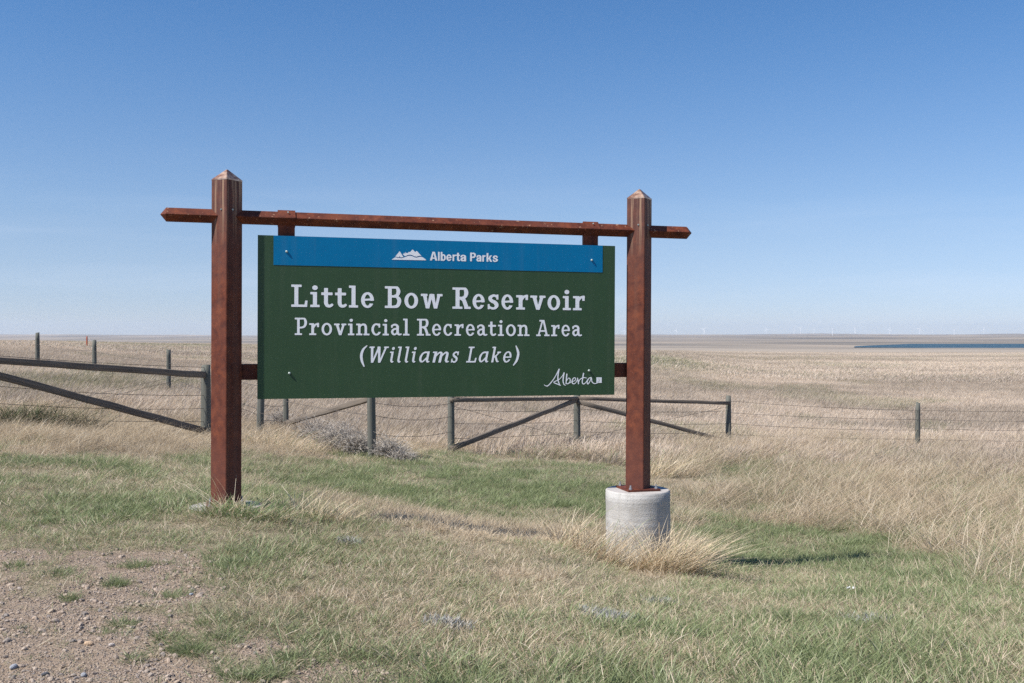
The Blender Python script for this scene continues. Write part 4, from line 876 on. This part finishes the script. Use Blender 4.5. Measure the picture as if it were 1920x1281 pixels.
# ---- big dry clump leaning right at the pier, and its neighbours ----
def clump(px, D, n, rx, ry, h0, h1, wind, bend, green, tone, label, w=.0050, name='grass_clump', group=None):
    c = P(px, D); a = rng.random(n)*6.283; r = np.sqrt(rng.random(n)); X = rx*r*np.cos(a); Y = ry*r*np.sin(a)
    Z = ground(X+c[0], Y+c[1])-c[2]-.02; h = h0+(h1-h0)*rng.random(n)**1.2
    vx = wind+rng.normal(0, .38, n)+.35*X/rx; vy = rng.normal(-.05, .38, n)+.2*Y/ry
    V = blades(np.stack([X, Y, Z], 1), h, w*(.6+.7*rng.random(n)), np.arctan2(vy, vx), np.hypot(vx, vy), np.abs(rng.normal(bend, bend*.4, n)), 5)
    me = blade_mesh(name, [V], M['clump_'+green]); o = link(name, me, loc=tuple(c)); return tag(o, label, 'grass clump', group)
def clump_mat(nm, dry, gfrac, green=GRN):
    t = NT('clump_'+nm); at = lambda n_: t.n('Attribute', attribute_name=n_, attribute_type='GEOMETRY').outputs['Fac']
    c = t.mix(t.math('LESS_THAN', at('rnd'), gfrac), t.ramp(at('rnd2'), dry), t.ramp(at('rnd2'), green))
    d = t.n('BsdfDiffuse'); tr = t.n('BsdfTranslucent'); t.l(c, d.inputs[0]); t.l(c, tr.inputs[0]); a = t.n('MixShader'); a.inputs[0].default_value = .3
    t.l(d.outputs[0], a.inputs[1]); t.l(tr.outputs[0], a.inputs[2]); t.t.nodes.remove(t.b); t.l(a.outputs[0], t.out.inputs[0]); M['clump_'+nm] = t.m
clump_mat('gold', [(0, (.46, .36, .24)), (.4, (.66, .54, .37)), (.8, (.78, .66, .48)), (1, (.85, .75, .58))], .06)
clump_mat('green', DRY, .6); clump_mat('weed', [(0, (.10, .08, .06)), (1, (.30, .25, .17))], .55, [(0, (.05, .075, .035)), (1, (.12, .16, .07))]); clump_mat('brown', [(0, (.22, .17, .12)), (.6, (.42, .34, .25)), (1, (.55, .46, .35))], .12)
clump(1243, 9.52, 560, .26, .18, .20, .62, .34, .42, 'gold', 1, 'large golden dry grass clump leaning right in front of the exposed concrete pier')
clump(1268, 9.60, 260, .22, .18, .2, .50, .40, .7, 'gold', 1, 'low golden dry grass spray at the right side of the concrete pier')
clump(1100, 9.75, 480, .36, .22, .18, .50, .35, .3, 'gold', 1, 'upright golden grass standing left of the exposed concrete pier')
clump(1175, 9.55, 260, .24, .12, .12, .34, .5, .4, 'gold', 1, 'short golden grass at the foot of the exposed concrete pier')
clump(458, 8.72, 900, .40, .16, .07, .24, .1, .6, 'green', 1, 'green and brown grass clump hiding the base of the left sign post')
clump(428, 8.75, 22, .10, .06, .35, .52, -.3, .5, 'gold', 1, 'few tall dry stems bending in front of the left sign post', .004)
clump(595, 9.3, 260, .30, .18, .10, .34, .2, .35, 'gold', 1, 'pale dry grass tuft to the right of the left sign post')
clump(520, 17.3, 420, .75, .4, .15, .50, .25, .6, 'gold', 1, 'wispy tan grass mound by the fence post right of the left sign post', .008)
clump(1225, 18.5, 300, .35, .3, .25, .6, .3, .4, 'gold', 1, 'dry grass clump behind the right sign post', .008)

for px, D, nb, lab in [(20, 16.3, 620, 'weedy clump coloured dark for shade at the left frame edge below the fence rail'), (75, 16.6, 520, 'weedy clump coloured dark for shade just right of the one at the left frame edge'), (125, 17.0, 300, 'smaller weedy clump coloured dark for shade below the diagonal fence brace')]:
    clump(px, D, nb, .60, .40, .22, .52, .1, .45, 'weed', 1, lab, .008)  # dark weed colours stand in for a patch of shade here
for px, D, nb, lab in [(1010, 20.6, 260, 'low dead brown weeds under the long diagonal brace'), (1075, 21.0, 320, 'dead brown weeds at the foot of the fence post left of the right sign post'), (1130, 20.5, 320, 'dead brown weeds between that fence post and the right sign post'), (1290, 21.5, 240, 'dead brown weeds in front of the brace right of the right sign post'), (1420, 22.5, 260, 'dead brown weeds right of the braced fence corner post'), (1600, 23.5, 240, 'dead brown weeds left of the lone fence post at right'), (1830, 21.5, 300, 'dead brown weeds near the right frame edge below the wires')]:
    clump(px, D, nb, .60, .35, .12, .42, .15, .6, 'brown', 1, lab, .010)
# ---- tumbleweeds heaped against the fence ----
def tumble(px, D, r, label, n=150, sq=.8):
    c = P(px, D); q = MB(); r2 = []; rg = random.Random(int(px))
    for i in range(n):
        u = rg.uniform(-.15, 1); f = rg.uniform(0, 6.28); s = math.sqrt(max(0, 1-u*u)); d = np.array([s*math.cos(f)*1.15, s*math.sin(f), u*sq]); p = d*r*rg.uniform(.0, .35)+np.array([0, 0, r*.28]); pts = [p]
        dd = d+np.array([rg.gauss(0, .5) for _ in range(3)])
        for k_ in range(4):
            dd = dd*.75+np.array([rg.gauss(0, .45), rg.gauss(0, .45), rg.gauss(0, .35)]); p = p+dd/np.linalg.norm(dd)*r*rg.uniform(.15, .3); p[2] = max(p[2], .01); pts.append(p)
        n0 = q.n; q.tube(pts, [.005, .0045, .0035, .003, .0022], 3, False); r2 += [rg.random()]*(q.n-n0)
        for _ in range(2):
            b0 = pts[rg.randint(1, 4)]; e = b0+np.array([rg.gauss(0, .14), rg.gauss(0, .14), rg.gauss(.03, .12)])*r*1.6; e[2] = max(e[2], .01); n0 = q.n; q.tube([b0, (b0+e)/2+np.array([0, 0, .02]), e], [.003, .0025, .002], 3, False); r2 += [rg.random()]*(q.n-n0)
    me = q.mesh('tumbleweed'); at = me.attributes.new('rnd2', 'FLOAT', 'POINT'); at.data.foreach_set('value', np.array(r2, np.float32)); me.materials.append(M['twig'])
    tag(link('tumbleweed', me, loc=tuple(c)), label, 'tumbleweed', 'tumbleweeds caught along the fence')
tumble(590, 19.2, .46, 'brownish tumbleweed leftmost of the heap by the thin fence post', 260)
tumble(632, 18.3, .46, 'large grey tumbleweed in the middle of the heap left of the thick fence post', 320)
tumble(668, 18.0, .40, 'pale grey tumbleweed touching the left side of the thick fence post', 300)
tumble(728, 17.5, .36, 'dark low tumbleweed just right of the thick fence post', 240, .55)
tumble(757, 17.3, .22, 'smallest flattened tumbleweed at the right end of the heap', 120, .5)
tumble(520, 21.5, .40, 'mauve brown tumbleweed behind the leaning fence post', 200)
# ---- grey sage mats in the short grass ----
def sage(px, py, rx, label, n):
    D = 7.0
    for _ in range(30): D = F*(EYE-float(ground((px-960)/F*D, D)))/(py-HY)
    c = P(px, D); rz = rx*.8; a = rng.random(n)*6.283; r = rng.random(n)**.6; X = rx*r*np.cos(a); Y = rz*r*np.sin(a)
    root = np.stack([X, Y, ground(X+c[0], Y+c[1])-c[2]+.015*(1-r)], 1); V = blades(root, rng.uniform(.02, .065, n), rng.uniform(.004, .007, n), rng.random(n)*6.28, np.abs(rng.normal(.5, .4, n)), rng.random(n)*.6, 3)
    o = link('sage_plant', blade_mesh('sage_plant', [V], M['sage']), loc=tuple(c)); tag(o, label, 'sage plant', 'grey sage mats in the short grass')
sage(1142, 1163, .20, 'largest silvery grey sage mat in the grass below the concrete pier', 1500)
sage(838, 1176, .15, 'small silvery sage mat in dry grass at the bottom centre', 330)
sage(655, 1020, .13, 'faint silvery sage mat below the left half of the panel', 200)
sage(1625, 1168, .22, 'sparse grey sage mat right of the white paper scrap', 400)
sage(1240, 1135, .13, 'thin grey sage patch just above right of the largest mat', 250)
# ---- paper scrap ----
D = 7.5
for _ in range(30): D = F*(EYE-float(ground((1597-960)/F*D, D)))/(1111-HY)
c = P(1597, D, .035); q = MB(); g_ = 5; v = []
for th in (0, -.004):
    for i in range(g_):
        for j in range(g_): v.append(((i/(g_-1)-.5)*.075, (j/(g_-1)-.5)*.05, th+.012*math.sin(i*2.1+j)+.008*math.cos(j*3.0)))
f = [(i*g_+j, (i+1)*g_+j, (i+1)*g_+j+1, i*g_+j+1) for i in range(g_-1) for j in range(g_-1)]
o_ = g_*g_; f += [tuple(o_+t_ for t_ in q_[::-1]) for q_ in f[:]]
q.add(v, f); tag(q.build('paper_scrap', M['paper'], loc=tuple(c)), 'crumpled white paper scrap lying in the green grass at right', 'litter')
